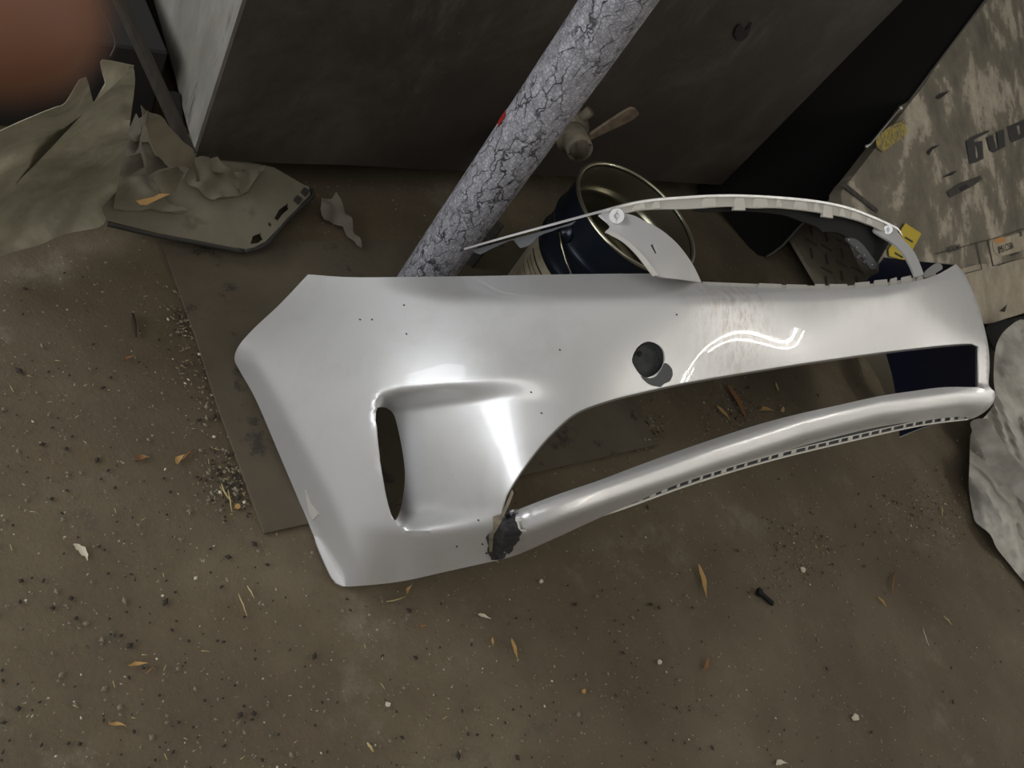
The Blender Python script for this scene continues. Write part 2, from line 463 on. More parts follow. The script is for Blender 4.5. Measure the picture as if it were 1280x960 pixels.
# left side runs back
V = []; Fc = []
for j in range(21):
    for i in range(31):
        y = 1.08 + 1.3 * i / 30; z = az0 + (1.15 - az0) * j / 20
        zb = az0 + 0.21 * (y - 1.08); z = zb + (1.15 - zb) * j / 20; V.append((ax0 + 0.002 + 0.005 * (0.3 + noise.noise(Vector((y * 4, z * 4, 0)))) * min(1, i / 4), y + 0.001, z))
for j in range(20):
    for i in range(30):
        q = j * 31 + i; Fc.append((q, q + 31, q + 32, q + 1))
o = mesh('side_panel', V, Fc, M_TANKSIDE, tank); setp(o, 'scratched grey side panel, painted paler as if lit from the left'); solid(o, 0.012)
v, f = merge([boxat((ax1 - 0.006, 1.73, 0.62), X3, Y3, Z3, 0.006, 0.63, 0.53)]); mesh('side_panel', v, f, M_TANK, tank, False)
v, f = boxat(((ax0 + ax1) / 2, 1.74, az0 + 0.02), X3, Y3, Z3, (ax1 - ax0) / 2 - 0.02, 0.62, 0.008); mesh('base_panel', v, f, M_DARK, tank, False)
v, f = boxat(((ax0 + ax1) / 2, 1.74, 1.15), X3, Y3, Z3, (ax1 - ax0) / 2, 0.66, 0.008); mesh('top_panel', v, f, M_TANK, tank, False)
for fx in (0.85, 2.05):
    for fy in (1.3, 2.2):
        v, f = boxat((fx, fy, 0.05), X3, Y3, Z3, 0.05, 0.05, 0.058); mesh('foot', v, f, M_DARK, tank, False)
v, f = boxat((1.42, 1.55, 0.045), X3, Y3, Z3, 0.7, 0.02, 0.045)
# tear in the front at the upper right
lp = [(918, 42), (926, 30), (932, 38), (940, 28), (934, 46), (924, 52)]
o = chart('dent', smooth_line(lp, 4), depth_plane((0, 1.073, 0), (0, 1, 0)), M_DARK, tank, sp=4, th=0.002)

# ------------------------------------------------------------------ pipe post
pc0 = at(548, 322, 0.0); pc = at(514, 372, 0.0); PR = 0.0555 * math.hypot(pc[0], pc[1]) / math.hypot(pc0[0], pc0[1])
post = thing('pipe_post', (pc[0], pc[1], 0), 'upright steel post coated in cracked white paint in front of the dark tank', 'post')
N = 60; SEG = 40; V = []; Fc = []
for j in range(N + 1):
    z = 1.9 * j / N
    for k in range(SEG):
        a = 2 * math.pi * k / SEG
        r = PR + 0.0009 * noise.noise(Vector((math.cos(a) * 2, math.sin(a) * 2, z * 7)))
        V.append((pc[0] + r * math.cos(a), pc[1] + r * math.sin(a), z))
for j in range(N):
    for k in range(SEG): Fc.append((j * SEG + k, j * SEG + (k + 1) % SEG, (j + 1) * SEG + (k + 1) % SEG, (j + 1) * SEG + k))
Fc.append(tuple(N * SEG + k for k in range(SEG)))
mesh('post_shaft', V, Fc, M_PIPE, post)
V = []
for k in range(5):
    for j in range(4):
        a = math.radians(138 + k * 5); z = 0.46 + j * 0.008 + (k % 2) * 0.003
        V.append((pc[0] + (PR + .0015) * math.cos(a), pc[1] + (PR + .0015) * math.sin(a), z))
Fc = [(k * 4 + j, (k + 1) * 4 + j, (k + 1) * 4 + j + 1, k * 4 + j + 1) for k in range(4) for j in range(3)]
solid(setp(mesh('paint_fleck', V, Fc, M_RED, post), 'small red paint fleck'), 0.0006)

# ------------------------------------------------------------------ valve on the tank front
def T(u, v, t): return Vector(at(u, v, t=t))
vt = 1.86
vy = lambda u, v, y=1.0: Vector(at(u, v, y=y))
bc = vy(712, 160, 1.02)
valve = thing('drain_valve', bc, 'dusty metal drain valve with open spout sticking out of the dark tank', 'valve')
def sphere(cn, r, nu=20, nv=14, sc=(1, 1, 1)):
    V = []; Fc = []
    for j in range(nv + 1):
        th = math.pi * j / nv
        for i in range(nu):
            ph = 2 * math.pi * i / nu
            V.append(Vector(cn) + Vector((r * sc[0] * math.sin(th) * math.cos(ph), r * sc[1] * math.sin(th) * math.sin(ph), r * sc[2] * math.cos(th))))
    for j in range(nv):
        for i in range(nu): Fc.append((j * nu + i, (j + 1) * nu + i, (j + 1) * nu + (i + 1) % nu, j * nu + (i + 1) % nu))
    return V, Fc
v, f = sphere(bc, 0.044); mesh('valve_body', v, f, M_VALVE, valve)
v, f = tube([bc + Vector((0, 0.06, 0.0)), bc + Vector((0, 0.02, 0))], 0.022, 20); mesh('inlet_pipe', v, f, M_VALVE, valve)
def hollow(p, d, r0, r1, rin, L):
    """flared open tube from p along d"""
    d = d.normalized(); return tube([p, p + d * L * 0.55, p + d * L * 0.8, p + d * L, p + d * L, p + d * L * 0.4], [r0, r0 * 0.93, r1, r1, rin, rin * 0.95], 24, True)
m_end = vy(725, 187, 0.93)
v, f = hollow(bc, (m_end - bc), 0.032, 0.029, 0.023, (m_end - bc).length); mesh('spout', v, f, M_VALVE, valve)
v, f = tube([bc + Vector((-.02, -0.036, 0.0)), bc + Vector((-.022, -0.042, 0))], 0.033, 24); mesh('flange_ring', v, f, M_VALVE, valve)
v, f = tube([bc + Vector((.0, 0.0, 0.0)), bc + Vector((.01, -0.01, 0.062))], 0.012, 16); mesh('stem', v, f, M_VALVE, valve)
lp = [(735, 172), (742, 166), (775, 144), (790, 136), (797, 140), (794, 148), (745, 172), (732, 178)]
o = chart('lever', smooth_line(lp, 4, corner=[0, 6, 7]), depth_plane((0, 1.0, 0), (0, 1, 0.1)), M_LEVER, valve, sp=5, th=0.006)

# ------------------------------------------------------------------ tin pail
pb = Vector((1.272, 0.690, 0.0))
pail = thing('tin_pail', pb, 'dark blue open tin pail with shiny bare inside, behind the bumper', 'pail')
def lathe(cn, prof, seg=64, closed_bottom=False, a0=0, a1=2 * math.pi):
    V = []; Fc = []; full = abs(a1 - a0 - 2 * math.pi) < 1e-6; n = seg if full else seg + 1
    for r, z in prof:
        for k in range(n):
            a = a0 + (a1 - a0) * k / seg; V.append((cn[0] + r * math.cos(a), cn[1] + r * math.sin(a), cn[2] + z))
    for j in range(len(prof) - 1):
        for k in range(seg):
            k2 = (k + 1) % n; Fc.append((j * n + k, j * n + k2, (j + 1) * n + k2, (j + 1) * n + k))
    return V, Fc
def rad(z): return 0.126 + (0.143 - 0.126) * z / 0.38
prof = [(0.0, 0.006), (0.122, 0.006), (0.126, 0.0)]
for z in np.linspace(0.01, 0.375, 74):
    r = rad(z) + 0.005 * math.exp(-((z - 0.30) / 0.007) ** 2) + 0.0045 * math.exp(-((z - 0.24) / 0.007) ** 2) + 0.003 * math.exp(-((z - 0.02) / 0.006) ** 2)
    prof.append((r, z))
v, f = lathe(pb, prof); mesh('pail_body', v, f, M_PAILOUT, pail)
prof = [(0.0, 0.012)] + [(rad(z) - 0.005 - 0.005 * math.exp(-((z - 0.31) / 0.008) ** 2) - 0.005 * math.exp(-((z - 0.22) / 0.008) ** 2), z) for z in np.linspace(0.012, 0.375, 74)]
v, f = lathe(pb, prof); setp(mesh('pail_lining', v, [tuple(reversed(q)) for q in f], M_TIN, pail), 'shiny bare metal inside')
prof = [(0.1425 + 0.0042 * math.cos(a), 0.378 + 0.0042 * math.sin(a)) for a in np.linspace(0, 2 * math.pi, 12)]
v, f = lathe(pb, prof); setp(mesh('rim', v, f, M_TIN, pail), 'bright rolled rim')
v, f = lathe(pb, [(rad(z) + 0.0006, z) for z in np.linspace(0.05, 0.225, 12)], 20, a0=math.radians(133), a1=math.radians(196))
lab = setp(mesh('paper_label', v, f, M_LABEL, pail), 'stained cream paper label')
for q, zz in enumerate((0.205, 0.190, 0.178, 0.16, 0.12, 0.10)):
    v, f = lathe(pb, [(rad(zz) + 0.0012, zz - 0.004 if q < 1 else zz - 0.0015), (rad(zz) + 0.0012, zz)], 8, a0=math.radians(150 + q), a1=math.radians(186 - 3 * (q % 3)))
    mesh('print_line', v, f, M_INK, lab)
ea = math.radians(173); ez = 0.312
ec = pb + Vector((rad(ez) * math.cos(ea), rad(ez) * math.sin(ea), ez)); ed = Vector((math.cos(ea), math.sin(ea), 0))
v, f = tube([ec, ec + ed * 0.006, ec + ed * 0.006, ec + ed * 0.010, ec + ed * 0.016], [0.021, 0.020, 0.012, 0.011, 0.005], 20); mesh('handle_ear', v, f, M_PAILOUT, pail)
# wire handle lowered at the far side
pts = []
for a in np.linspace(0, math.pi, 20):
    q = ea + a
    pts.append(pb + Vector((0.158 * math.cos(q), 0.158 * math.sin(q), ez - 0.07 * math.sin(a))))
v, f = tube(pts, 0.002, 8); mesh('wire_handle', v, f, M_TIN, pail)

# ------------------------------------------------------------------ THE BUMPER
RW = np.array([[0.99269, 0.11962, 0.01587], [-0.08181, 0.57051, 0.81721], [0.0887, -0.81253, 0.57613]])
ctrl = [(990, 578, 1.440), (655, 690, 1.080), (1225, 515, 1.763), (650, 632, 1.055), (1240, 490, 1.751), (990, 533, 1.432),
        (1231, 432, 1.728), (1010, 452, 1.391), (800, 490, 1.205), (1140, 438, 1.600), (825, 455, 1.225), (865, 350, 1.235),
        (1152, 345, 1.610), (1010, 358, 1.400), (425, 730, 1.212), (295, 450, 1.325), (365, 590, 1.238), (385, 345, 1.335),
        (600, 345, 1.205), (470, 490, 1.150), (500, 655, 1.150), (620, 700, 1.120), (400, 470, 1.225), (1205, 335, 1.800), (700, 420, 1.150), (900, 600, 1.335)]
base_depth = tps(ctrl, 3e-4)
crease_top = [(385, 345), (440, 352), (500, 364), (560, 372), (700, 374), (850, 374), (900, 372), (1000, 370), (1100, 366), (1180, 350), (1210, 345)]
lip_a = [(600, 660), (628, 648), (660, 632), (700, 617), (750, 600), (800, 581), (850, 563), (900, 546), (950, 530), (1000, 517), (1050, 506), (1100, 495), (1140, 489), (1180, 484), (1222, 484), (1243, 487)]
lip_r1 = [(628, 654), (700, 626), (800, 592), (900, 558), (1000, 526), (1100, 503), (1200, 491), (1243, 497)]
lip_r2 = [(628, 672), (660, 664), (700, 648), (800, 612), (900, 579), (1000, 546), (1100, 520), (1200, 506), (1243, 505)]
lip_b = [(628, 700), (660, 688), (700, 670), (750, 647), (800, 625), (867, 598), (942, 575), (1027, 551), (1102, 533), (1196, 521), (1243, 515)]
rec_top = [(455, 500), (466, 492), (500, 483), (560, 476), (620, 471), (690, 470), (760, 470)]
rec_bot = [(480, 640), (490, 655), (500, 663), (520, 665), (560, 662), (615, 655), (640, 652)]
arch_l = [(340, 445), (450, 480), (540, 520), (600, 548), (660, 578), (735, 612)]   # v -> u of the fold beside the wheel arch
def soft(x, k):   # softplus-like hinge
    return 0.5 * (x + math.sqrt(x * x + k * k)) - 0.5 * k * 0
def skin_depth(u, v):
    t = base_depth(u, v)
    # roll-over above the top crease
    d = interp(crease_top, u) - v
    t += 0.0026 * soft(d, 4) * sstep(450, 600, u) * (1 - 0.6 * sstep(1100, 1200, u))
    # fold beside the wheel arch
    a = float(np.interp(v, [450, 500, 570, 620, 660, 700, 733], [318, 347, 385, 412, 430, 448, 462]))
    t += 0.0017 * soft(a - u, 5) * sstep(425, 470, v)
    # bottom roll under the fog recess
    b = interp([(380, 640), (430, 655), (480, 662), (520, 666), (560, 663), (620, 656), (700, 640)], u)
    t += 0.0013 * soft(v - b, 8) * sstep(425, 500, u) * (1 - sstep(618, 632, u))
    # fog lamp recess
    if u > 455 and 440 < v < 680:
        left = float(np.interp(v, [480, 492, 520, 580, 630, 655, 664], [480, 467, 466, 472, 482, 492, 505]))
        rx = sstep(left + 1, left + 16, u) * max(0, min(1, (715 - 65 * sstep(540, 640, v) - u) / (215 - 65 * sstep(540, 640, v)))) ** 1.35
        vt_ = interp(rec_top, u); vb_ = interp(rec_bot, u)
        ry = sstep(vt_ - 1, vt_ + 34, v) * (1 - sstep(vb_ - 26, vb_ + 1, v))
        t += 0.075 * rx * ry
    # intake upper edge rolls in
    # lip profile
    if u > 612:
        A = interp(lip_a, u); r1 = interp(lip_r1, u); r2 = interp(lip_r2, u); B = interp(lip_b, u)
        if v > A - 1.5:
            k = sstep(612, 650, u) * (1 - 0.7 * sstep(1190, 1240, u))
            if not (u > 1222 and v < 484):
                h = max(B - A, 10)
                s = 0.034
                off = 0
                off += 0.0026 * soft(r1 - v, 1.5) + 0.0042 * soft(v - r2, 1.5)
                t += off * k
    return min(t, F * (0.003 - H) / ray(u, v)[2])
top_edge = [(385, 343), (440, 346.5), (520, 346), (600, 345), (700, 343), (800, 342), (830, 343), (850, 347), (875, 353), (900, 357), (1000, 361), (1060, 361), (1110, 357), (1150, 350), (1172, 343), (1195, 330)]
right_edge = [(1207, 345), (1222, 380), (1234, 425), (1237, 455), (1236, 482), (1243, 489), (1243, 501), (1232, 514), (1213, 524)]
low_edge = [(1196, 521), (1102, 533), (1027, 551), (942, 575), (867, 598), (800, 625), (750, 647), (700, 670), (655, 690), (632, 698), (610, 703), (560, 714), (500, 727), (440, 733), (425, 731), (415, 722), (400, 690), (388, 660), (350, 570), (320, 500), (300, 464), (293, 448), (300, 430), (320, 408), (350, 380)]
pts = top_edge + right_edge + low_edge
outline = smooth_line(pts, 6, corner=[0, 15])
intake_pts = [(626, 646), (632, 620), (650, 590), (668, 565), (690, 540), (720, 515), (760, 500), (800, 490), (850, 479), (900, 470), (1000, 454), (1100, 440), (1180, 431), (1215, 429), (1223, 433), (1223, 484), (1180, 484), (1140, 489), (1100, 495), (1050, 506), (1000, 517), (950, 530), (900, 546), (850, 563), (800, 581), (750, 600), (700, 617), (660, 632)]
intake = smooth_line(intake_pts, 6, corner=[0, 15])
fog = smooth_line([(470, 514), (475, 509), (485, 511), (493, 520), (500, 548), (505, 578), (506, 600), (503, 625), (498, 644), (494, 651), (488, 645), (480, 615), (473, 570), (470, 540)], 4)
tow = smooth_line([(790, 449), (797, 434), (809, 427), (821, 430), (829, 438), (831, 450), (828, 460), (820, 468), (809, 472), (801, 469), (794, 460)], 4)
bumper = thing('car_bumper', (1.28, 0.25, 0.0), 'silver car front bumper lying front up on concrete, with a torn lower lip', 'car bumper')
V2, F2 = triangulate(outline, [intake, fog, tow], 5.0)
W = [Vector(at(u, v, t=skin_depth(u, v))) for u, v in V2]
tot = sum((W[f[1]] - W[f[0]]).cross(W[f[2]] - W[f[0]]).dot(Vector(ORG) - W[f[0]]) for f in F2)
if tot < 0: F2 = [tuple(reversed(f)) for f in F2]
# right wing turning away behind the silhouette
sil = [(1213, 524), (1232, 514), (1243, 501), (1243, 489), (1236, 482), (1237, 455), (1234, 425), (1222, 380), (1207, 345), (1195, 330)]
rear = [(1125, 547, .15), (1125, 535, .15), (1124, 520, .15), (1122, 505, .15), (1121, 495, .152), (1116, 468, .155), (1108, 440, .16), (1096, 395, .175), (1084, 352, .20), (1106, 322, .29)]
key = {(round(u, 2), round(v, 2)): i for i, (u, v) in enumerate(V2)}
segi = []
i0 = min(range(len(V2)), key=lambda i: (V2[i][0] - sil[0][0]) ** 2 + (V2[i][1] - sil[0][1]) ** 2)
ol = [min(range(len(V2)), key=lambda i, p=p: (V2[i][0] - p[0]) ** 2 + (V2[i][1] - p[1]) ** 2) for p in outline]
ia = min(range(len(outline)), key=lambda i: math.hypot(outline[i][0] - 1195, outline[i][1] - 330))
ib = min(range(len(outline)), key=lambda i: math.hypot(outline[i][0] - 1213, outline[i][1] - 524))
chain = [ol[i] for i in range(ia, ib + 1)][::-1]       # from bottom to top
# arc-length parameters of the chain
def params(P):
    L = [0]
    for a, b in zip(P, P[1:]): L.append(L[-1] + (Vector(b) - Vector(a)).length)
    return [x / L[-1] for x in L]
sp_ = params([V2[i] for i in chain])
skn = params(sil)
R3 = [Vector(at(u, v, z)) for u, v, z in rear]
NR = 9; rows = [chain]
allW = list(W)
for r in range(1, NR + 1):
    row = []
    s = r / NR
    for i, q in zip(chain, sp_):
        e = Vector([float(np.interp(q, skn, [p[c] for p in R3])) for c in range(3)])
        a = W[i]
        p = a.lerp(e, s)
        bul = math.sin(math.pi * s)
        p += Vector((0.075, 0.01, -0.02)) * bul
        row.append(len(allW)); allW.append(p)
    rows.append(row)
FW = []
for r in range(NR):
    for k in range(len(chain) - 1):
        FW.append((rows[r][k], rows[r][k + 1], rows[r + 1][k + 1], rows[r + 1][k]))
# orientation of the wing: outward (+x)
f = FW[len(FW) // 2]; n = (allW[f[1]] - allW[f[0]]).cross(allW[f[3]] - allW[f[0]])
if n.x < 0: FW = [tuple(reversed(q)) for q in FW]
skin = mesh('bumper_skin', allW, F2 + FW, [M_PAINT, M_INNER], bumper)
solid(skin, 0.003, -1, 1)
sm = skin.modifiers['thickness']; sm.material_offset_rim = 0

def on_skin(u, v, back=0.0): return Vector(at(u, v, t=skin_depth(u, v) + back))
off = lambda k: (lambda u, v: skin_depth(u, v) + k)
offb = lambda k: (lambda u, v: base_depth(u, v) + k)

# rolled return flanges around the openings, set back from the skin
def flange(name, line, depth_fn, dirpx, backd, mat, parent, th=0.0025, n=3):
    """strip that starts on the picture line at the skin and turns back by backd"""
    V = []; Fc = []; m_ = len(line)
    for (u, v), (du, dv) in zip(line, dirpx):
        for j in range(n + 1):
            s = j / n
            V.append(at(u + du * s, v + dv * s, t=depth_fn(u, v) + 0.001 + backd * s))
    for i in range(m_ - 1):
        for j in range(n): a = i * (n + 1) + j; Fc.append((a, a + 1, a + n + 2, a + n + 1))
    o = mesh(name, V, Fc, mat, parent); 
    return solid(o, th, 0)
up = smooth_line(intake_pts[0:15], 8, closed=False)
flange('intake_flange', up, skin_depth, [(0.6, 2.2)] * len(up), 0.035, M_PAINT, bumper)
rt = [(1223, 433), (1223, 445), (1223, 460), (1223, 475), (1223, 484)]
flange('intake_flange', rt, skin_depth, [(-3, 0)] * len(rt), 0.05, M_PAINT, bumper)
fr = fog[-6:] + fog[:2]

# tow-hook cover seen through the round hole
cupd = lambda u, v: base_depth(815, 452) + 0.012
cup = chart('tow_hook_cup', smooth_line([(788, 449), (796, 432), (810, 424), (824, 428), (834, 438), (836, 452), (830, 464), (822, 472), (809, 476), (798, 472), (790, 461)], 4), off(0.016), M_PRIMER, bumper, sp=5, th=0.002)
chart('cup_disc', smooth_line([(791, 448), (798, 435), (808, 430), (818, 434), (824, 445), (825, 458), (819, 467), (808, 471), (799, 467), (793, 458)], 4), off(0.013), M_TORN, cup, sp=5, th=0.0015)
chart('screw_hole', smooth_line([(797, 442), (800, 439), (803, 442), (800, 446)], 2), off(0.0105), M_BLACK, cup, sp=2, th=0.001)
chart('exposed_plastic_patch', smooth_line([(802, 470), (812, 473), (821, 470), (828, 460), (831, 454), (836, 456), (840, 461), (841, 469), (837, 477), (830, 480), (826, 484), (816, 482), (809, 478)], 3, corner=[6, 8, 10]), off(-0.0016), M_PRIMER, bumper, sp=4, th=0.001)
# torn lower corner
torn = chart('torn_corner', smooth_line([(632, 642), (643, 642), (644, 652), (650, 666), (646, 678), (640, 688), (636, 694), (628, 699), (612, 700), (610, 690), (611, 668), (616, 666), (618, 650), (624, 652)], 3, corner=[0, 1, 3, 8, 9, 11]), off(-0.006), M_TORN, bumper, sp=3.5, th=0.006,
             disp=lambda p, uv: Vector((0.3, -0.5, 0.8)) * 0.007 * noise.noise(p * 60))
chart('torn_skin_flap', smooth_line([(616, 646), (622, 644), (628, 640), (640, 612), (642, 616), (630, 645), (620, 664), (617, 668), (615, 690), (612, 690), (611, 668), (616, 664)], 4, corner=[0, 3, 7]), off(-0.008), M_VALVE, bumper, sp=4, th=0.001)
chart('torn_skin_flap', smooth_line([(645, 648), (655, 649), (648, 652), (651, 662), (658, 664), (650, 670)], 3, corner=[0, 1, 2, 3, 4, 5]), off(-0.006), M_WHITEPL, bumper, sp=4, th=0.001)
# edge tape at the lower left of the arch
chart('masking_tape', smooth_line([(381, 612), (388, 630), (398, 643), (391, 650), (386, 640)], 4, corner=[0, 2, 3]), off(-0.0022), M_WHITEPL, bumper, sp=4, th=0.0005)
for (u, v) in ((505, 381), (450, 399), (465, 399), (508, 417), (603, 680), (571, 683), (598, 650), (664, 490), (677, 516), (700, 437), (846, 393)):
    lp = [(u - 1.6, v), (u, v - 1), (u + 1.4, v + .6), (u, v + 1.6)]
    chart('paint_chip', lp, off(-0.0006), M_TORN, bumper, sp=3, th=0.0003)

# clip ladder under the lip
ladder_b = smooth_line([(705, 661), (713, 656), (774, 637), (867, 604), (961, 576), (1055, 553), (1149, 532), (1210, 524)], 8, closed=False)
def ladder_t(u): return interp([(x, y) for x, y in ladder_b], u)
lad = None
def ld(u): 
    return skin_depth(u, interp(lip_b, u) - 1) 
rail = [Vector(at(u, v, t=ld(u) + 0.014)) for u, v in ladder_b]
v1_, f1_ = tube(rail, 0.0022, 6)
rail2 = [Vector(at(u, v - 7 + 1.5 * (u - 700) / 500, t=ld(u) + 0.020)) for u, v in ladder_b]
lad = setp(mesh('clip_strip', v1_, f1_, M_WHITEPL, bumper), 'white ladder-like clip strip')
v2_, f2_ = tube(rail2, 0.0016, 6)
mesh('upper_rail', v2_, f2_, M_WHITEPL, lad)
back_poly_t = [(u, interp(lip_b, u) - 2) for u, v in ladder_b]
poly = [(u, v) for u, v in ladder_b] + back_poly_t[::-1]
chart('ladder_backing', poly, lambda u, v: ld(u) + 0.026, M_PRIMER, bumper, sp=8, th=0.001)
u = 716.0
while u < 1206:
    vb = ladder_t(u)
    a = Vector(at(u, vb, t=ld(u) + 0.014)); b = Vector(at(u + 1, vb - 6.5 + 1.5 * (u - 700) / 500, t=ld(u) + 0.020))
    d = (b - a); L = d.length; d.normalize(); s = Vector(at(u + 5, ladder_t(u + 5), t=ld(u + 5) + .014)) - a; s.normalize(); nn = d.cross(s).normalized()
    ww = 0.0035 if int(u * 7) % 3 else 0.007
    vv, ff = boxat((a + b) / 2, s, d, nn, ww, L / 2, 0.001)
    mesh('clip_tooth', vv, ff, M_WHITEPL, lad, False)
    u += 15.5 - 4 * (u - 700) / 500 + (3 if random.random() < .2 else 0)

# upper strip over the grille
def lerp1(tab, u): return 1 / float(np.interp(u, [p[0] for p in tab], [1 / p[1] for p in tab]))
tabs = [(560, 1.37), (580, 1.335), (680, 1.25), (775, 1.24), (850, 1.317), (945, 1.442), (1040, 1.551), (1112, 1.645), (1140, 1.70)]
uu = np.linspace(560, 1140, 59); dd = np.array([lerp1(tabs, x) for x in uu])
for _ in range(12): dd[1:-1] = (dd[:-2] + 2 * dd[1:-1] + dd[2:]) / 4
def strip_d(u, v=0): return float(np.interp(u, uu, dd))
su = [(580, 310), (640, 293), (700, 277), (745, 265), (800, 251), (860, 245), (913, 243), (966, 245), (1019, 250), (1059, 258), (1094, 271), (1123, 285), (1128, 293)]
sl = [(583, 314), (640, 298), (700, 283), (745, 271), (770, 268), (810, 262), (860, 261), (913, 258), (940, 260), (974, 260), (1019, 265), (1062, 273), (1094, 284), (1118, 296)]
U = smooth_line(su, 7, closed=False); Lw = smooth_line(sl, 7, closed=False)
mid = [(x, interp(U, x) + (3 if 750 < x < 1110 else 2.6)) for x, y in U]
chart('upper_strip', U + mid[::-1], lambda u, v: strip_d(u) + 0.0006 * (v - interp(U, u)), M_PAINT, bumper, sp=5, th=0.003)
ledge_u = [p for p in mid if 748 < p[0] < 1124]
led = chart('clip_ledge', ledge_u + [p for p in Lw if p[0] > 748][::-1], lambda u, v: strip_d(u) + 0.010 - 0.0005 * (v - interp(U, u)), M_WHITEPL, bumper, sp=5, th=0.0025)
for (u, wpx) in ((800, 14), (822, 8), (888, 16), (926, 12), (952, 17), (975, 6), (1002, 16), (1022, 6), (1036, 11), (1054, 6), (1072, 12), (1088, 6)):
    v0 = interp(U, u) + 4; v1b = interp(Lw, u) + (4 if u in (926, 1036) else -1)
    slope = (interp(U, u + 5) - interp(U, u - 5)) / 10
    lp = [(u - wpx / 2, v0 - slope * wpx / 2), (u + wpx / 2 - 2, v0 + slope * wpx / 2), (u + wpx / 2, v1b + slope * wpx / 2), (u - wpx / 2 - 2, v1b - slope * wpx / 2)]
    chart('clip_tab', lp, lambda a, b: strip_d(a) + 0.001, M_WHITEPL, led, sp=6, th=0.006)
# dark return flange under the left end of the strip
lp = [(590, 313), (640, 299), (700, 283), (720, 276), (715, 281), (700, 285), (690, 289), (680, 292), (672, 296), (664, 305), (650, 310), (642, 300), (630, 304), (612, 312), (600, 318), (594, 316)]
chart('strip_return', smooth_line(lp, 6), lambda u, v: strip_d(u) + 0.014, M_PRIMER, bumper, sp=6, th=0.002)

# struts between grille and headlamp openings
ds = tps([(749, 268, 1.235), (790, 270, 1.255), (770, 293, 1.225), (815, 320, 1.20), (845, 300, 1.235), (822, 344, 1.195), (877, 356, 1.245), (850, 350, 1.215)], 1e-4)
lp = [(749, 268), (772, 266), (791, 269), (807, 277), (826, 287), (847, 305), (865, 329), (877, 353), (850, 349), (824, 345), (815, 334), (802, 318), (786, 303), (770, 293), (757, 289), (763, 281)]
slot = smooth_line([(813, 306), (817, 304), (823, 316), (819, 317)], 4, corner=[0, 1, 2, 3])
strut = chart('grille_strut', smooth_line(lp, 5, corner=[0, 7, 14]), lambda u, v: ds(u, v) + 0.0006 * max(0, (u - 790)) , M_PAINT, bumper, [slot], 5, 0.004)
ring = Vector(at(771, 270, t=1.236)); dv = (Vector(ORG) - ring).normalized()
v, f = tube([ring - dv * 0.012, ring + dv * 0.004, ring + dv * 0.004, ring - dv * 0.006], [0.0125, 0.0115, 0.0045, 0.004], 20); mesh('screw_boss', v, f, M_PAINT, strut, False)
lp = [(758, 288), (770, 292), (786, 302), (802, 317), (815, 333), (822, 344), (817, 345), (806, 331), (793, 315), (778, 301), (762, 292)]
chart('strut_edge', smooth_line(lp, 5), lambda u, v: ds(u, v) - 0.002, M_WHITEPL, strut, sp=5, th=0.002)
dr = tps([(1100, 290, 1.64), (1118, 290, 1.66), (1128, 315, 1.64), (1145, 343, 1.615), (1154, 340, 1.63), (1148, 322, 1.65)], 1e-4)
lp = [(1092, 287), (1100, 279), (1116, 284), (1122, 290), (1128, 298), (1140, 311), (1148, 325), (1155, 343), (1144, 346), (1137, 330), (1128, 315), (1115, 303), (1100, 294)]
strut2 = chart('grille_strut', smooth_line(lp, 4, corner=[7, 8]), dr, M_PAINT, bumper, sp=4, th=0.004)
ring = Vector(at(1110, 287, t=1.650)); dv = (Vector(ORG) - ring).normalized()
v, f = tube([ring - dv * 0.012, ring + dv * 0.008, ring + dv * 0.008, ring - dv * 0.004], [0.0095, 0.009, 0.004, 0.0035], 16); mesh('screw_boss', v, f, M_PAINT, strut2, False)

# white clip tabs along the lower edge of the grille opening
edge = [(878, 355), (900, 356), (1000, 360), (1060, 360), (1110, 356), (1150, 348), (1170, 343)]
tabsl = [(884, 903, 3), (912, 945, 5), (948, 978, 6), (982, 1010, 6), (1018, 1032, 7), (1036, 1060, 7), (1068, 1088, 8), (1092, 1110, 9), (1112, 1122, 9), (1126, 1140, 8), (1146, 1154, 6)]
for a, b, h in tabsl:
    va = interp(edge, a); vb = interp(edge, b)
    lp = [(a, va + 2), (a + 1, va - h + 2), (b - 1, vb - h + 2), (b, vb + 2)]
    chart('clip_tab', lp, off(0.010), M_WHITEPL, bumper, sp=8, th=0.004)
lp = [(p[0], p[1] + 2) for p in edge] + [(p[0], p[1] - 3) for p in edge[::-1]]
chart('clip_ledge', lp, off(0.016), M_WHITEPL, bumper, sp=8, th=0.002)
lp = [(1156, 340), (1168, 330), (1176, 330), (1178, 336), (1166, 343), (1156, 347)]
chart('lamp_clip', smooth_line(lp, 3), off(0.004), M_SCREW, bumper, sp=4, th=0.004)

# black liner below the right part of the strip
dl = lambda u, v: strip_d(u) + 0.03
lp = [(868, 260), (913, 258), (974, 261), (1019, 265), (1062, 273), (1100, 287), (1118, 292), (1108, 310), (1092, 336), (1080, 318), (1066, 301), (1045, 290), (1028, 290), (1022, 284), (1000, 276), (975, 268), (930, 264), (880, 265)]
chart('inner_liner', smooth_line(lp, 6, corner=[6, 8]), dl, M_BLACK, bumper, sp=7, th=0.003)
lp = [(1058, 298), (1068, 298), (1078, 305), (1088, 318), (1096, 330), (1090, 337), (1082, 327), (1072, 314), (1062, 304)]
br = chart('lamp_bracket', smooth_line(lp, 4), lambda u, v: strip_d(u) + 0.024, M_PRIMER, bumper, sp=5, th=0.004)
for u, v in ((1061, 300), (1071, 309), (1080, 319), (1090, 331)):
    q = Vector(at(u, v, t=strip_d(u) + 0.021)); v_, f_ = sphere(q, 0.0016, 8, 6); mesh('screw', v_, f_, M_SCREW, br)
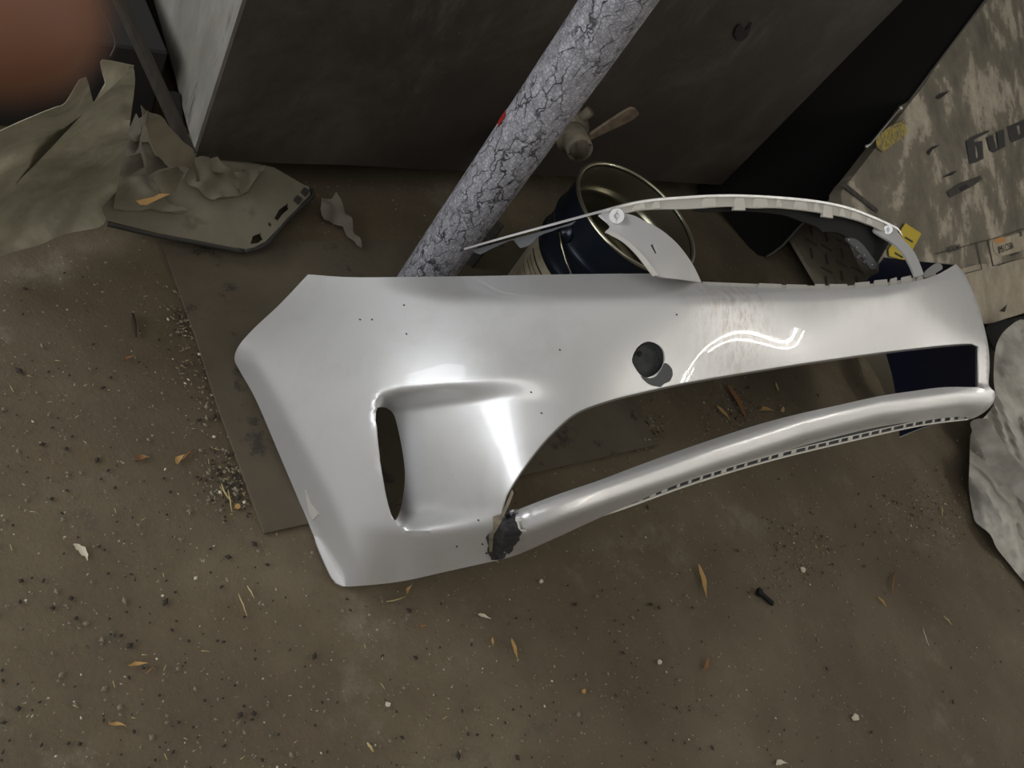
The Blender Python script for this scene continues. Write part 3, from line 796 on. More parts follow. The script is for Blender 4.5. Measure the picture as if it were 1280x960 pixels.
for u, v in ((1071, 323), (1079, 329)):
    q = Vector(at(u, v, t=strip_d(u) + 0.026)); q2 = Vector(at(u + 5, v - 5, t=strip_d(u) + 0.026)); v_, f_ = tube([q, q2], 0.004, 10); mesh('peg', v_, f_, M_PRIMER, br)

# ------------------------------------------------------------------ black sheet leaning beside the tank
P0 = np.array(at(955, 321, 0.002)); P1 = np.array(at(1230, 0, 0.80)); P2 = np.array(at(870, 205, 0.06))
nrm = np.cross(P1 - P0, P2 - P0)
pd = depth_plane(P0, nrm)
lp = [(955, 320), (975, 308), (1005, 276), (1064, 222), (1150, 108), (1242, -10), (1150, -30), (1000, 60), (890, 200), (872, 236), (900, 262), (930, 300), (943, 318)]
sheet = chart('black_sheet', smooth_line(lp, 10, corner=[4, 5, 6, 7, 8]), pd, [M_PANEL], None, sp=16, th=0.004)
setp(sheet, 'matt black plastic sheet leaning between the dark tank and the printed carton', 'plastic sheet')
el = [(958, 321), (977, 308), (1006, 277), (1065, 222), (1150, 108), (1236, -6)]
pts = [Vector(at(u, v, t=pd(u, v) - 0.004)) for u, v in smooth_line(el, 12, closed=False)]
v, f = tube(pts, 0.004, 6); o = mesh('sheet_edge', v, f, M_EDGE, sheet); setp(o, 'pale grey cut edge')

# ------------------------------------------------------------------ carton leaning at the right
def cpl(k=0.55, z0=0.10):
    # z = z0 + k (w - .063), w = -.1 x + .995 y
    n_ = np.array((0.1 * k, -0.995 * k, 1.0)); P = np.array((0, 0, z0 - k * 0.063)); return depth_plane(P, n_), n_
cd, cn = cpl()
if True:
    lp = [(1236, -8), (1150, 112), (1066, 222), (1052, 240), (1056, 262), (1075, 300), (1096, 340), (1150, 372), (1200, 396), (1226, 404), (1238, 402), (1260, 397), (1282, 389), (1330, 370), (1420, 330), (1420, -30)]
    carton = chart('cardboard_carton', smooth_line(lp, 10, corner=[0, 2, 9, 13, 14, 15]), cd, [M_CARTON], None, sp=14, th=0.035,
                   disp=lambda p, uv: Vector((0, 0, 0.006 * noise.noise(p * 3) + 0.002 * noise.noise(p * 12))))
    setp(carton, 'large dirty pale carton with dark printed letters leaning at the right', 'carton')
    cdo = lambda k: (lambda u, v: cd(u, v) - k)
    # paler clean lower part
    chart('carton_edge', smooth_line([(1188, 346), (1212, 333), (1234, 330), (1238, 337), (1282, 320), (1400, 285), (1400, 330), (1300, 384), (1281, 391), (1258, 398), (1238, 404), (1226, 402), (1215, 380)], 8, corner=[5, 6]), cdo(0.010), M_CARTONPALE, carton, sp=10, th=0.003)
    def inkpoly(name, pts, mat=M_INK, k=0.013, par=None, corners=True):
        c_ = [(x, y) for x, y in pts]
        dense = []
        for a, b in zip(c_, c_[1:] + c_[:1]):
            L = math.hypot(b[0] - a[0], b[1] - a[1]); n_ = max(1, int(L / 5))
            dense += [(a[0] + (b[0] - a[0]) * j / n_, a[1] + (b[1] - a[1]) * j / n_) for j in range(n_)]
        return dense
    def inkshape(name, pts, holes=(), mat=M_INK, k=0.013):
        return chart(name, inkpoly(name, pts), cdo(k), mat, carton, [inkpoly(name, h) for h in holes], 6, 0.0006)
    q = lambda x, y: (1160 + x / 6, 100 + y / 6)
    g = inkshape('letter', [q(287, 458), q(340, 425), q(455, 375), q(458, 390), q(345, 448), q(345, 468), q(408, 455), q(418, 590), q(360, 618), q(312, 632)], [[q(352, 495), q(368, 490), q(378, 575), q(362, 590)]])
    inkshape('letter', [q(440, 430), q(487, 410), q(512, 515), q(530, 508), q(515, 392), q(570, 370), q(582, 500), q(490, 545), q(465, 530)])
    inkshape('letter', [q(595, 350), q(720, 295), q(780, 275), q(790, 420), q(730, 425), q(630, 470), q(612, 440)], [[q(665, 345), q(690, 338), q(700, 400), q(680, 415)]])
    q = lambda x, y: (1160 + x / 5.333, 240 + y / 5.333)
    def line(p, r, wd=0.9):
        dx, dy = r[0] - p[0], r[1] - p[1]; L = math.hypot(dx, dy); nx, ny = -dy / L * wd / 2, dx / L * wd / 2
        inkshape('printed_line', [(p[0] + nx, p[1] + ny), (r[0] + nx, r[1] + ny), (r[0] - nx, r[1] - ny), (p[0] - nx, p[1] - ny)], k=0.015)
    line(q(50, 415), q(395, 322)); line(q(325, 345), q(360, 515)); line(q(360, 515), q(200, 555))
    line(q(400, 322), q(436, 493)); line(q(400, 322), q(640, 245)); line(q(436, 493), q(700, 425))
    inkshape('label_sticker', [q(430, 330), q(640, 262), q(660, 380), q(475, 432), q(440, 400)], mat=M_CARTONPALE, k=0.0125)
    inkshape('orange_smear', [q(440, 318), q(470, 305), q(510, 300), q(518, 330), q(450, 345)], mat=M_ORANGE, k=0.0155)
    def text(body, uv, uv2, size, par):
        a = Vector(at(*uv, t=cd(*uv) - 0.016)); b = Vector(at(*uv2, t=cd(*uv2) - 0.016))
        dx = (b - a).normalized(); nz_ = Vector(cn).normalized()
        if nz_.z < 0: nz_ = -nz_
        dy = nz_.cross(dx)
        cu = bpy.data.curves.new('printed_text', 'FONT'); cu.body = body; cu.size = size; cu.extrude = 0.0003; cu.materials.append(M_INK)
        tmp = bpy.data.objects.new('printed_text', cu); me = bpy.data.meshes.new_from_object(tmp)
        bpy.data.objects.remove(tmp)
        o = bpy.data.objects.new('printed_text', me); COL.objects.link(o); o.parent = par
        M = Matrix((dx, dy, nz_)).transposed().to_4x4(); M.translation = a - world_origin(par); o.matrix_local = M
        return o
    text('BM51.C150A', q(470, 412), q(640, 350), 0.042, carton)
    text('RECYCLING', q(130, 405), q(262, 372), 0.028, carton)
    text('120', q(610, 300), q(640, 288), 0.030, carton)
    inkshape('printed_line', [q(548, 420), q(605, 403), q(606, 409), q(550, 427)], k=0.015)
    # tears
    inkshape('tear', [(1170, 122), (1176, 117), (1188, 113), (1181, 119), (1174, 124)], mat=M_DARK)
    inkshape('tear', [(1159, 190), (1166, 183), (1175, 181), (1166, 187), (1161, 194)], mat=M_DARK)
    inkshape('tear', [(1178, 222), (1188, 216), (1197, 213), (1190, 219)], mat=M_DARK)
    inkshape('tear', [(1184, 240), (1200, 229), (1226, 219), (1228, 224), (1214, 234), (1196, 243), (1188, 247)], mat=M_TIMBER)
    inkshape('tear', [(1198, 235), (1208, 230), (1211, 233), (1202, 240)], mat=M_DARK, k=0.0145)
    inkshape('tear', [(1250, 389), (1259, 381), (1256, 390)], mat=M_DARK, k=0.02)
    inkshape('worn_yellow_mark', [(1095, 172), (1112, 158), (1130, 150), (1134, 166), (1118, 180), (1104, 190), (1096, 184)], mat=M_YELLOWW)
    # shade of the crease low on the left, painted as a dark strip
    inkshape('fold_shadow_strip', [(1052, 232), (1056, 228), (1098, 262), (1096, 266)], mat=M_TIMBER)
tag = chart('yellow_tag', inkpoly('x', [(1111, 312), (1132, 279), (1152, 292), (1133, 326), (1112, 320)]), cdo(0.022), M_YELLOW, None, sp=6, th=0.002)
setp(tag, 'small yellow tag with dark print stuck to the carton beside the bumper', 'tag')
for k_ in range(4):
    a = (1117 + k_ * 4.2, 316 - k_ * 6.5)
    chart('print_line', [(a[0] + 2, a[1] - 1), (a[0] + 12, a[1] + 5), (a[0] + 11, a[1] + 7), (a[0] + 1, a[1] + 1)], cdo(0.0235), M_INK, tag, sp=8, th=0.0004)
rod_pts = [Vector(at(u, v, t=cd(u, v) - 0.03)) for u, v in ((1083, 183), (1088, 180), (1106, 158), (1125, 135))]
v, f = tube(rod_pts, 0.0035, 8)
rod = thing('metal_rod', rod_pts[0], 'thin bright metal rod lying on the carton beside the black sheet', 'rod')
mesh('shaft', v, f, M_SCREW, rod)
v, f = sphere(rod_pts[-1], 0.008, 12, 8); mesh('knob', v, f, M_SCREW, rod)
v, f = sphere(rod_pts[0], 0.006, 12, 8); mesh('knob', v, f, M_SCREW, rod)

# ------------------------------------------------------------------ ribbed mat behind the grille
mat_ = thing('ribbed_mat', at(1050, 320, 0.0), 'dusty grey mat with a pattern of short raised ribs seen through the grille opening', 'mat')
mz = 0.035
lp = [(987, 294), (1003, 276), (1060, 250), (1130, 300), (1150, 345), (1110, 420), (1060, 405), (1025, 358)]
chart('mat_sheet', inkpoly('x', lp), depth_z(mz), M_MAT, mat_, sp=14, th=0.012)
for i in range(9):
    for j in range(9):
        u = 995 + 19 * i + 4 * j * 0; v = 282 + 14 * j + (7 if i % 2 else 0)
        if not inside([(995, 294), (1005, 280), (1060, 258), (1115, 305), (1130, 345), (1100, 400), (1060, 395), (1030, 354)], u, v): continue
        if (i + j) % 2: a, b = (u - 1, v - 6), (u + 1, v + 6)
        else: a, b = (u - 7, v - 4), (u + 7, v + 4)
        A = Vector(at(*a, mz + 0.002)); B = Vector(at(*b, mz + 0.002)); d = (B - A); L = d.length; d.normalize()
        vv, ff = boxat((A + B) / 2, d, Z3.cross(d), Z3, L / 2, 0.0035, 0.0025); mesh('rib', vv, ff, M_MATBAR, mat_, False)

# cream board leaning by the right wing, seen through the lower intake
lp = [(1078, 436), (1092, 434), (1108, 440), (1118, 468), (1124, 505), (1112, 505), (1100, 478)]
o = chart('cream_board', smooth_line(lp, 6, corner=[2, 4]), tps_z([(1078, 436, .02), (1108, 438, .10), (1124, 505, .08), (1112, 505, .02), (1100, 478, .03)]), M_CREAM, None, sp=8, th=0.006)
setp(o, 'narrow cream board standing on the floor, seen through the lower intake', 'board')

# ------------------------------------------------------------------ underlay panel at the left
up_ = thing('trim_panel', at(270, 250, 0.0), 'dusty flat trim panel with slotted clip edge on the floor before the tank', 'panel')
pdp = tps_z([(130, 282, .035), (310, 310, .035), (388, 240, .05), (342, 212, .07), (190, 180, .10), (140, 230, .08)], 1e-4)
slots = [[(313, 305), (316, 295), (326, 291), (330, 298), (322, 304)], [(343, 273), (349, 262), (360, 254), (362, 260), (354, 267), (347, 276)], [(336, 277), (340, 280), (339, 284), (335, 281)]]
lp = [(130, 275), (200, 292), (250, 301), (305, 312), (318, 309), (332, 302), (388, 243), (386, 233), (380, 231), (342, 209), (300, 200), (230, 165), (170, 150), (120, 200)]
pan = chart('panel_face', inkpoly('x', lp), pdp, M_UNDER, up_, slots, 9, 0.006)
el = [(135, 279), (200, 294), (250, 303), (305, 314)]
v, f = tube([Vector(at(u, v, t=pdp(u, v) + 0.006)) for u, v in smooth_line(el, 12, closed=False)], 0.006, 8); setp(mesh('edge_strip', v, f, M_STRIP, up_), 'dark grey edge strip')
el = [(305, 314), (319, 311), (334, 304), (360, 274), (391, 245), (389, 236)]
v, f = tube([Vector(at(u, v, t=pdp(u, v) + 0.004)) for u, v in smooth_line(el, 8, closed=False)], 0.0045, 8); mesh('edge_strip', v, f, M_STRIP, up_)
for u, v in ((372, 250), (381, 240)):
    c0 = Vector(at(u, v, t=pdp(u, v) - 0.002))
    vv, ff = boxat(c0, Vector((.7, .7, 0)), Vector((-.7, .7, 0)), Z3, 0.008, 0.006, 0.004); mesh('clip', vv, ff, M_STRIP, up_, False)
bl = [(0.33, 1.05), (0.62, 1.13)]

# paper scraps on the panel
def scrap(name, lp, zs, mat, label, cat='paper scrap', group=None, sp=5, amp=0.012, th=0.0012, corner=True):
    zf = tps_z([(a, b, c_ + 0.010) for a, b, c_ in zs], 1e-5)
    o = chart(name, inkpoly('x', lp), zf, mat, None, sp=sp, th=th, disp=lambda p, uv: Vector((0, 0, 1)) * amp * noise.noise(p * 35), smooth=True)
    return setp(o, label, cat, group)
q3 = lambda x, y: (120 + x / 6, 100 + y / 6)
scrap('torn_paper', [q3(340, 190), q3(400, 215), q3(520, 300), q3(610, 420), q3(730, 540), q3(780, 760), q3(755, 765), q3(730, 660), q3(630, 650), q3(560, 650), q3(430, 520), q3(380, 350)],
      [(*q3(360, 200), .26), (*q3(620, 470), .19), (*q3(730, 550), .17), (*q3(765, 760), .10), (*q3(640, 640), .15), (*q3(470, 480), .19), (*q3(560, 640), .155)], M_PAPER, 'largest brown torn paper sheet, peaked at its top and curling down beside the tank corner', 'paper')
scrap('crumpled_paper', [q3(290, 285), q3(380, 265), q3(375, 330), q3(340, 345), q3(320, 500), q3(290, 560), q3(230, 580), q3(215, 480), q3(250, 360)],
      [(*q3(330, 290), .24), (*q3(250, 380), .17), (*q3(300, 430), .20), (*q3(230, 570), .12), (*q3(340, 480), .16), (*q3(270, 480), .15)], M_PAPER2, 'small crumpled paper wad beside the edge of the left plastic film', 'paper', amp=0.02)
scrap('paper_triangle', [q3(335, 480), q3(390, 480), q3(445, 560), q3(545, 655), q3(385, 730), q3(370, 600)],
      [(*q3(340, 485), .17), (*q3(440, 560), .165), (*q3(545, 655), .13), (*q3(385, 728), .11), (*q3(370, 600), .14)], M_PAPER2, 'triangular folded paper piece in the middle of the scrap pile')
scrap('paper_flap', [q3(430, 720), q3(610, 650), q3(655, 700), q3(595, 835), q3(500, 845), q3(470, 780)],
      [(*q3(430, 720), .10), (*q3(610, 650), .14), (*q3(655, 700), .12), (*q3(595, 835), .085), (*q3(500, 845), .085)], M_PAPER, 'bent paper flap just above the orange-edged strip')
scrap('paper_patch', [q3(180, 590), q3(330, 560), q3(360, 660), q3(210, 715), q3(160, 705)],
      [(*q3(180, 590), .11), (*q3(330, 560), .125), (*q3(360, 660), .10), (*q3(160, 705), .09), (*q3(210, 650), .105)], M_PAPER2, 'small flat paper patch at the left of the pile next to the plastic film')
scrap('cardboard_piece', [q3(170, 720), q3(380, 690), q3(460, 760), q3(490, 850), q3(550, 900), q3(660, 950), q3(690, 985), q3(480, 980), q3(130, 965)],
      [(*q3(170, 720), .09), (*q3(380, 690), .09), (*q3(490, 850), .075), (*q3(680, 980), .055), (*q3(150, 960), .052), (*q3(400, 970), .052)], M_UNDER, 'flat torn cardboard layer at the lower left of the scrap pile', 'cardboard')
scrap('cardboard_strip', [q3(300, 905), q3(430, 880), q3(480, 850), q3(560, 850), q3(520, 870), q3(380, 938), q3(330, 935)],
      [(*q3(300, 905), .085), (*q3(560, 850), .093), (*q3(380, 938), .083), (*q3(450, 880), .09)], M_TORNEDGE, 'small orange-brown torn cardboard strip on the scrap pile', 'cardboard', amp=0.002)
scrap('cardboard_layer', [q3(655, 735), q3(740, 600), q3(850, 580), q3(860, 700), q3(1100, 700), q3(1130, 650), q3(1160, 810), q3(1060, 860), q3(950, 885), q3(880, 910), q3(810, 870)],
      [(*q3(655, 735), .085), (*q3(850, 600), .09), (*q3(1130, 700), .08), (*q3(1060, 860), .062), (*q3(880, 905), .06), (*q3(760, 800), .075)], M_UNDER, 'ragged cardboard layer lying in the middle of the trim panel', 'cardboard')
scrap('curled_paper', [(263, 198), (272, 196), (288, 214), (299, 226), (298, 238), (294, 234), (280, 216), (266, 216)],
      [(263, 198, .115), (272, 196, .12), (288, 212, .115), (299, 228, .085), (297, 238, .075), (280, 216, .10), (266, 214, .095)], M_PAPER, 'curled paper sliver pointing down at the right of the pile')
scrap('cardboard_corner', [(300, 212), (332, 209), (310, 236), (303, 240), (297, 230)],
      [(300, 212, .082), (332, 209, .078), (303, 240, .068), (297, 230, .072)], M_UNDER, 'thin cardboard corner beside the curled sliver near the tank edge', 'cardboard')

# loose debris under the tank
scrap('torn_rag', [(403, 245), (415, 248), (420, 240), (432, 262), (445, 290), (452, 310), (446, 308), (428, 284), (418, 278), (405, 276), (400, 262)],
      [(403, 245, .04), (420, 240, .05), (432, 262, .035), (452, 310, .005), (418, 278, .008), (402, 270, .015), (440, 290, .015)], M_MATBAR, 'dusty torn rag on the floor between the trim panel and the white post', 'rag', amp=0.02, sp=4)

# ------------------------------------------------------------------ plastic films
def crumple(a, fr, seed=0):
    def d(p, uv):
        q = p * fr + Vector((seed, seed * 2, 0))
        r = (abs(noise.noise(q)) * 2 - 0.5) + 0.5 * (abs(noise.noise(q * 2.3)) * 2 - 0.5)
        v = (Vector(ORG) - p).normalized()
        return v * a * max(r, -0.3)
    return d
filmL = thing('plastic_film', at(80, 280, 0.0), 'dusty translucent plastic film draped in wide folds at the left edge', 'plastic film')
zf = tps_z([(0, 318, .045), (50, 303, .04), (130, 288, .035), (141, 262, .05), (152, 215, .14), (167, 130, .34), (168, 82, .42), (118, 128, .36), (60, 190, .26), (0, 252, .16), (-40, 330, .045), (-40, 250, .2), (90, 240, .12), (60, 262, .09), (110, 200, .22)], 1e-5)
chart('film_fold', smooth_line([(-40, 250), (0, 248), (28, 222), (60, 190), (90, 158), (118, 128), (145, 102), (166, 82), (169, 100), (163, 150), (158, 180), (155, 195), (150, 215), (146, 240), (138, 262), (132, 275), (124, 284), (80, 293), (50, 306), (20, 314), (0, 320), (-40, 330)], 8, corner=[0, 7, 21]), zf, M_FILML, filmL, sp=6, th=0.0008, disp=lambda p, uv: crumple(0.040, 5.0)(p, uv) + crumple(0.016, 13, 4)(p, uv))
zf2 = tps_z([(-40, 190, .32), (0, 165, .36), (40, 146, .40), (80, 130, .44), (118, 128, .36), (60, 190, .24), (0, 252, .14), (-40, 260, .15), (30, 190, .28)], 1e-5)
chart('film_fold', smooth_line([(-40, 185), (0, 164), (40, 146), (70, 134), (82, 129), (100, 100), (108, 97), (116, 126), (122, 130), (95, 160), (60, 196), (20, 236), (0, 258), (-40, 262)], 8, corner=[0, 7, 13]), zf2, M_FILML, filmL, sp=7, th=0.0008, disp=lambda p, uv: crumple(0.035, 5.0, 3)(p, uv) + crumple(0.012, 13, 1)(p, uv))
zf3 = tps_z([(168, 82, .42), (136, 76, .46), (118, 128, .40), (140, 110, .42), (122, 60, .5), (140, 62, .5)], 1e-5)
chart('film_fold', smooth_line([(168, 82), (136, 76), (126, 78), (132, 104), (118, 128), (145, 104)], 6, corner=[0, 3, 4]), zf3, M_FILML, filmL, sp=6, th=0.0008)

filmR = thing('plastic_film', at(1250, 600, 0.0), 'crumpled grey translucent plastic film on the floor at the right edge', 'plastic film')
zr = tps_z([(1213, 560, .02), (1212, 600, .01), (1220, 650, .005), (1240, 690, .005), (1280, 728, .005), (1330, 770, .005), (1240, 540, .07), (1280, 560, .09), (1260, 620, .06), (1290, 660, .06), (1225, 480, .11), (1260, 440, .15), (1300, 450, .18), (1340, 560, .12), (1340, 680, .06), (1250, 500, .12)], 1e-5)
def foldR(p, uv):
    u, v = uv
    s = (u * 0.75 - v * 0.35)
    e = min(1.0, sstep(0, 18, u - interp([(400, 1236), (470, 1222), (540, 1212), (600, 1212), (650, 1222), (730, 1284)], v) if False else 20))
    al = (u * .42 + v * .91) / 1000; ac = (u * .91 - v * .42) / 1000
    a = noise.noise(Vector((ac * 9, al * 5, 3)))
    r = 0.026 + 0.075 * (abs(noise.noise(Vector((ac * 22 + 1.5 * a, al * 6, 1)))) * 2 - .35) + 0.030 * (abs(noise.noise(Vector((ac * 48, al * 20 + a * 3, 5)))) * 2 - .35) + 0.008 * noise.noise(p * 40)
    w_ = (Vector(ORG) - p).normalized()
    return w_ * max(r, 0.0)
chart('film_heap', smooth_line([(1213, 545), (1212, 580), (1211, 610), (1217, 645), (1222, 655), (1238, 668), (1246, 685), (1262, 705), (1284, 731), (1330, 775), (1400, 780), (1400, 500), (1330, 430), (1285, 400), (1262, 408), (1246, 430), (1242, 470), (1244, 500), (1232, 520), (1220, 530)], 7, corner=[9, 10, 11]), zr, M_FILMR, filmR, sp=3.8, th=0.0006, disp=foldR)
zr2 = tps_z([(1222, 530, .14), (1250, 560, .14), (1280, 600, .14), (1300, 640, .12), (1232, 530, .16), (1270, 570, .16)], 1e-5)
chart('film_fold', smooth_line([(1213, 528), (1236, 524), (1246, 540), (1262, 565), (1284, 590), (1320, 630), (1320, 660), (1284, 632), (1262, 612), (1240, 590), (1224, 556)], 6), zr2, M_FILMR, filmR, sp=5, th=0.0006, disp=crumple(0.014, 14, 2))
# black sack edge under the carton
o = chart('black_sack', smooth_line([(1232, 410), (1245, 402), (1285, 393), (1330, 370), (1330, 440), (1285, 445), (1262, 438), (1246, 440)], 7), tps_z([(1232, 410, .06), (1285, 393, .08), (1285, 445, .05), (1246, 440, .04), (1330, 400, .08)]), M_BLACK, None, sp=6, th=0.002, disp=crumple(0.015, 10, 7))
setp(o, 'black plastic sack tucked under the lower edge of the carton', 'sack')

# ------------------------------------------------------------------ dark timbers and clutter behind the left film
tb = [((146, -10), (160, -10), (248, 188), (236, 190), 1.25, 1.12, 'slim dusty plank leaning against the left side of the tank')]
def slab(name, quad, ys, th, mat, label, cat):
    # quad of picture points with their world y
    W_ = [Vector(at(u, v, y=y)) for (u, v), y in zip(quad, ys)]
    n_ = (W_[1] - W_[0]).cross(W_[3] - W_[0]).normalized()
    if n_.dot(Vector(ORG) - W_[0]) < 0: n_ = -n_
    V = W_ + [p - n_ * th for p in W_]
    o = mesh(name, V, [(0, 1, 2, 3), (7, 6, 5, 4), (0, 4, 5, 1), (1, 5, 6, 2), (2, 6, 7, 3), (3, 7, 4, 0)], mat, None, False)
    bevel(o, 0.002, 1); return setp(o, label, cat)
slab('wooden_plank', [(146, -8), (156, -8), (248, 192), (232, 186)], [1.12, 1.14, 1.06, 1.06], 0.012, M_TIMBER, 'slim dusty plank leaning against the left side of the tank', 'plank')
slab('wooden_board', [(198, 117), (226, 118), (230, 152), (222, 165)], [1.20, 1.20, 1.17, 1.17], 0.02, M_DARK, 'dim board end between the plank and the tank side', 'board')
slab('wooden_board', [(-30, 110), (62, 100), (66, 150), (-30, 178)], [1.32, 1.32, 1.30, 1.30], 0.02, M_TIMBER, 'dim wooden board behind the plastic film at the left edge', 'board')
v, f = boxat((0.36, 1.60, 0.10), X3, Y3, Z3, 0.19, 0.38, 0.10)  # black block added where there is only shaded void beside the tank
o = mesh('void_block', v, f, M_DARK, smooth=False); bevel(o, .004, 1); setp(o, 'low black block added to stand for the dark void left of the tank', 'box')
wire = [Vector(at(u, v, y=1.2)) for u, v in smooth_line([(118, -5), (126, 12), (134, 26), (141, 42), (144, 56), (138, 70)], 6, closed=False)]
v, f = tube(wire, 0.0012, 6); setp(mesh('wire', v, f, M_EDGE), 'thin loose wire curving over the plastic film', 'wire')

# ceiling lamp of the workshop (outside the frame, mirrored in the paint)
M_TUBE = Mat('lamp_tube', (255, 255, 255), 0.5); M_TUBE.b.inputs['Emission Color'].default_value = (1, 0.98, 0.94, 1); M_TUBE.b.inputs['Emission Strength'].default_value = 95; M_TUBE = M_TUBE.m
LA, LB = Vector((3.55, -3.15, 2.9)), Vector((4.12, -1.15, 2.9))
lampo = thing('ceiling_lamp', (LA + LB) / 2, 'long twin-tube workshop lamp above the right foreground', 'lamp')
ld_ = (LB - LA).normalized(); lsd = Z3.cross(ld_)
v, f = boxat((LA + LB) / 2 + Z3 * 0.05, ld_, lsd, Z3, (LB - LA).length / 2, 0.09, 0.02); mesh('housing', v, f, M_WHITEPL, lampo, False)
for q in (-0.08, 0.08):
    v, f = tube([LA + lsd * q, LB + lsd * q], 0.008, 12); mesh('tube', v, f, M_TUBE, lampo)

# small brown box beside the pail
v, f = boxat(Vector(at(592, 338, 0.0)) + Vector((0.01, 0.05, 0.05)), Vector((.8, .6, 0)), Vector((-.6, .8, 0)), Z3, 0.04, 0.03, 0.05)
o = mesh('cardboard_box', v, f, M_TIMBER, smooth=False); bevel(o, .003, 1); setp(o, 'small dark brown box on the floor between the white post and the pail', 'box')

# ------------------------------------------------------------------ litter
def leaf(u, v, L, ang, wd, mat, label, cat='leaf', curl=0.004, z0=0.001):
    c0 = Vector(at(u, v, z0)); sc = (at(u + 1, v, z0) - at(u - 1, v, z0)); px = np.linalg.norm(sc) / 2
    d = Vector(at(u + math.cos(ang) * 5, v + math.sin(ang) * 5, z0)) - c0; d.z = 0; d.normalize(); s = Z3.cross(d)
    L *= px * .92; wd *= px * .72; V = []; n = 8; rnd = random.Random(int(u * 7 + v))
    for i in range(n + 1):
        t = i / n; x = (t - .5) * L; w_ = wd / 2 * (math.sin(math.pi * min(1, t * 1.15 + .02)) ** 0.7 if t < .87 else 0.15 * (1 - t) / .13 + .05) + 0.0002
        bend = rnd.uniform(-.1, .1) * wd + wd * 0.5 * math.sin(t * 3)
        h = curl * (4 * (t - .5) ** 2) + 0.0008
        V += [c0 + d * x + s * (bend - w_) + Z3 * (h + w_ * 0.35), c0 + d * x + s * bend + Z3 * h, c0 + d * x + s * (bend + w_) + Z3 * (h + w_ * 0.35)]
    Fc = []
    for i in range(n):
        a = i * 3; Fc += [(a, a + 3, a + 4, a + 1), (a + 1, a + 4, a + 5, a + 2)]
    o = mesh('dry_' + cat.replace(' ', '_') if cat in ('leaf',) else cat.replace(' ', '_'), V, Fc, mat); solid(o, 0.0004, 1)
    return setp(o, label, cat)
def stick(u, v, u2, v2, r, mat, label, cat='straw', bend=0.0):
    a = Vector(at(u, v, r * 1.1 + 0.001)); b = Vector(at(u2, v2, r * 1.1 + 0.001)); mid_ = (a + b) / 2; s = (b - a).cross(Z3)
    pts = [a, a.lerp(mid_, .6) + s * bend * .7, mid_ + s * bend + Z3 * 0.002, b.lerp(mid_, .6) + s * bend * .7, b]
    v_, f_ = tube(pts, [r * .6, r, r, r * .8, r * .4], 6); return setp(mesh(cat.replace(' ', '_'), v_, f_, mat), label, cat)
def chip(u, v, s, mat, label, cat='chip', seed=0):
    rnd = random.Random(int(u + v * 3 + seed)); c0 = Vector(at(u, v, 0)); px = np.linalg.norm(at(u + 1, v, 0) - at(u, v, 0)); s *= px * 0.8
    n = 7; top = [(c0.x + s * (.5 + .5 * rnd.random()) * math.cos(6.283 * i / n), c0.y + s * (.5 + .5 * rnd.random()) * math.sin(6.283 * i / n)) for i in range(n)]
    v_, f_ = prism(top, 0.0, s * 0.35 + .001); return setp(mesh(cat.replace(' ', '_'), v_, f_, mat, smooth=False), label, cat)

leaf(100, 692, 34, 0.9, 13, M_PALE, 'pale grey torn leaf on the bare floor left of the floor board corner')
leaf(146, 907, 24, 0.1, 6, M_LEAF, 'narrow tan leaf alone near the bottom left corner')
leaf(172, 832, 26, -0.1, 7, M_LEAF, 'tan leaf above the lone leaf of the bottom left corner')
stick(182, 842, 195, 832, 0.0012, M_LEAF2, 'short brown twig touching the tan leaf at lower left', 'twig')
leaf(178, 575, 20, -0.2, 10, M_LEAF2, 'orange-brown curled leaf on the floor left of the board edge')
leaf(226, 576, 20, -0.8, 10, M_LEAF, 'yellow-orange leaf beside a twig, near the board edge')
stick(228, 574, 242, 561, 0.0018, M_LEAF2, 'brown twig joined to the yellow-orange leaf', 'twig')
leaf(160, 449, 20, -0.35, 5, M_LEAF2, 'small thin leaf high on the left floor below the plastic film')
stick(166, 392, 170, 421, 0.0035, M_DARKBIT, 'short dark stick on the left floor under the plastic film', 'stick')
stick(277, 605, 291, 628, 0.0014, M_STRAW, 'pale straw beside the board edge, upper of the two', bend=.1)
stick(285, 612, 290, 640, 0.0012, M_STRAW, 'pale straw beside the board edge, lower of the two')
chip(297, 633, 6, M_LEAF, 'tan chip lying against the floor board edge', 'chip')
stick(309, 732, 318, 748, 0.0012, M_STRAW, 'pair-like straw below the floor board corner, left one')
stick(298, 742, 309, 770, 0.001, M_STRAW, 'fine straw below the floor board corner, longer one')
stick(483, 752, 508, 745, 0.001, M_STRAW, 'thin stalk on the floor just under the bumper bottom corner', 'straw', .05)
leaf(511, 738, 15, -1.0, 5, M_LEAF, 'tan leaf at the end of a thin stalk under the bumper')
leaf(604, 772, 18, 0.35, 5, M_PALE, 'pale curled leaf on the floor below the torn bumper corner')
leaf(527, 785, 12, -0.4, 5, M_LEAF2, 'small brown leaf below the bumper bottom edge')
leaf(614, 803, 10, 1.5, 4, M_LEAF, 'tiny tan leaf standing between two larger leaves in mid floor')
leaf(641, 812, 24, 1.3, 6, M_LEAF, 'long tan leaf pointing down in the middle of the foreground floor')
leaf(876, 727, 34, 1.35, 8, M_LEAF, 'largest tan leaf, on the foreground floor left of the black plastic bit')
leaf(880, 831, 18, 2.0, 6, M_LEAF2, 'forked brown leaf on the floor below the largest tan leaf')
leaf(975, 956, 16, -0.1, 6, M_PALE, 'pale leaf cut by the bottom frame edge')
chip(484, 881, 5, M_PALE, 'pale seed-like chip on the floor at bottom centre left')
chip(729, 864, 4, M_LEAF, 'small tan chip on the bottom centre floor')
stick(459, 928, 467, 940, 0.0022, M_STRAW, 'bent straw near the bottom edge, left of centre')
stick(1098, 746, 1108, 758, 0.0028, M_LEAF, 'short tan twig in the right foreground floor', 'twig')
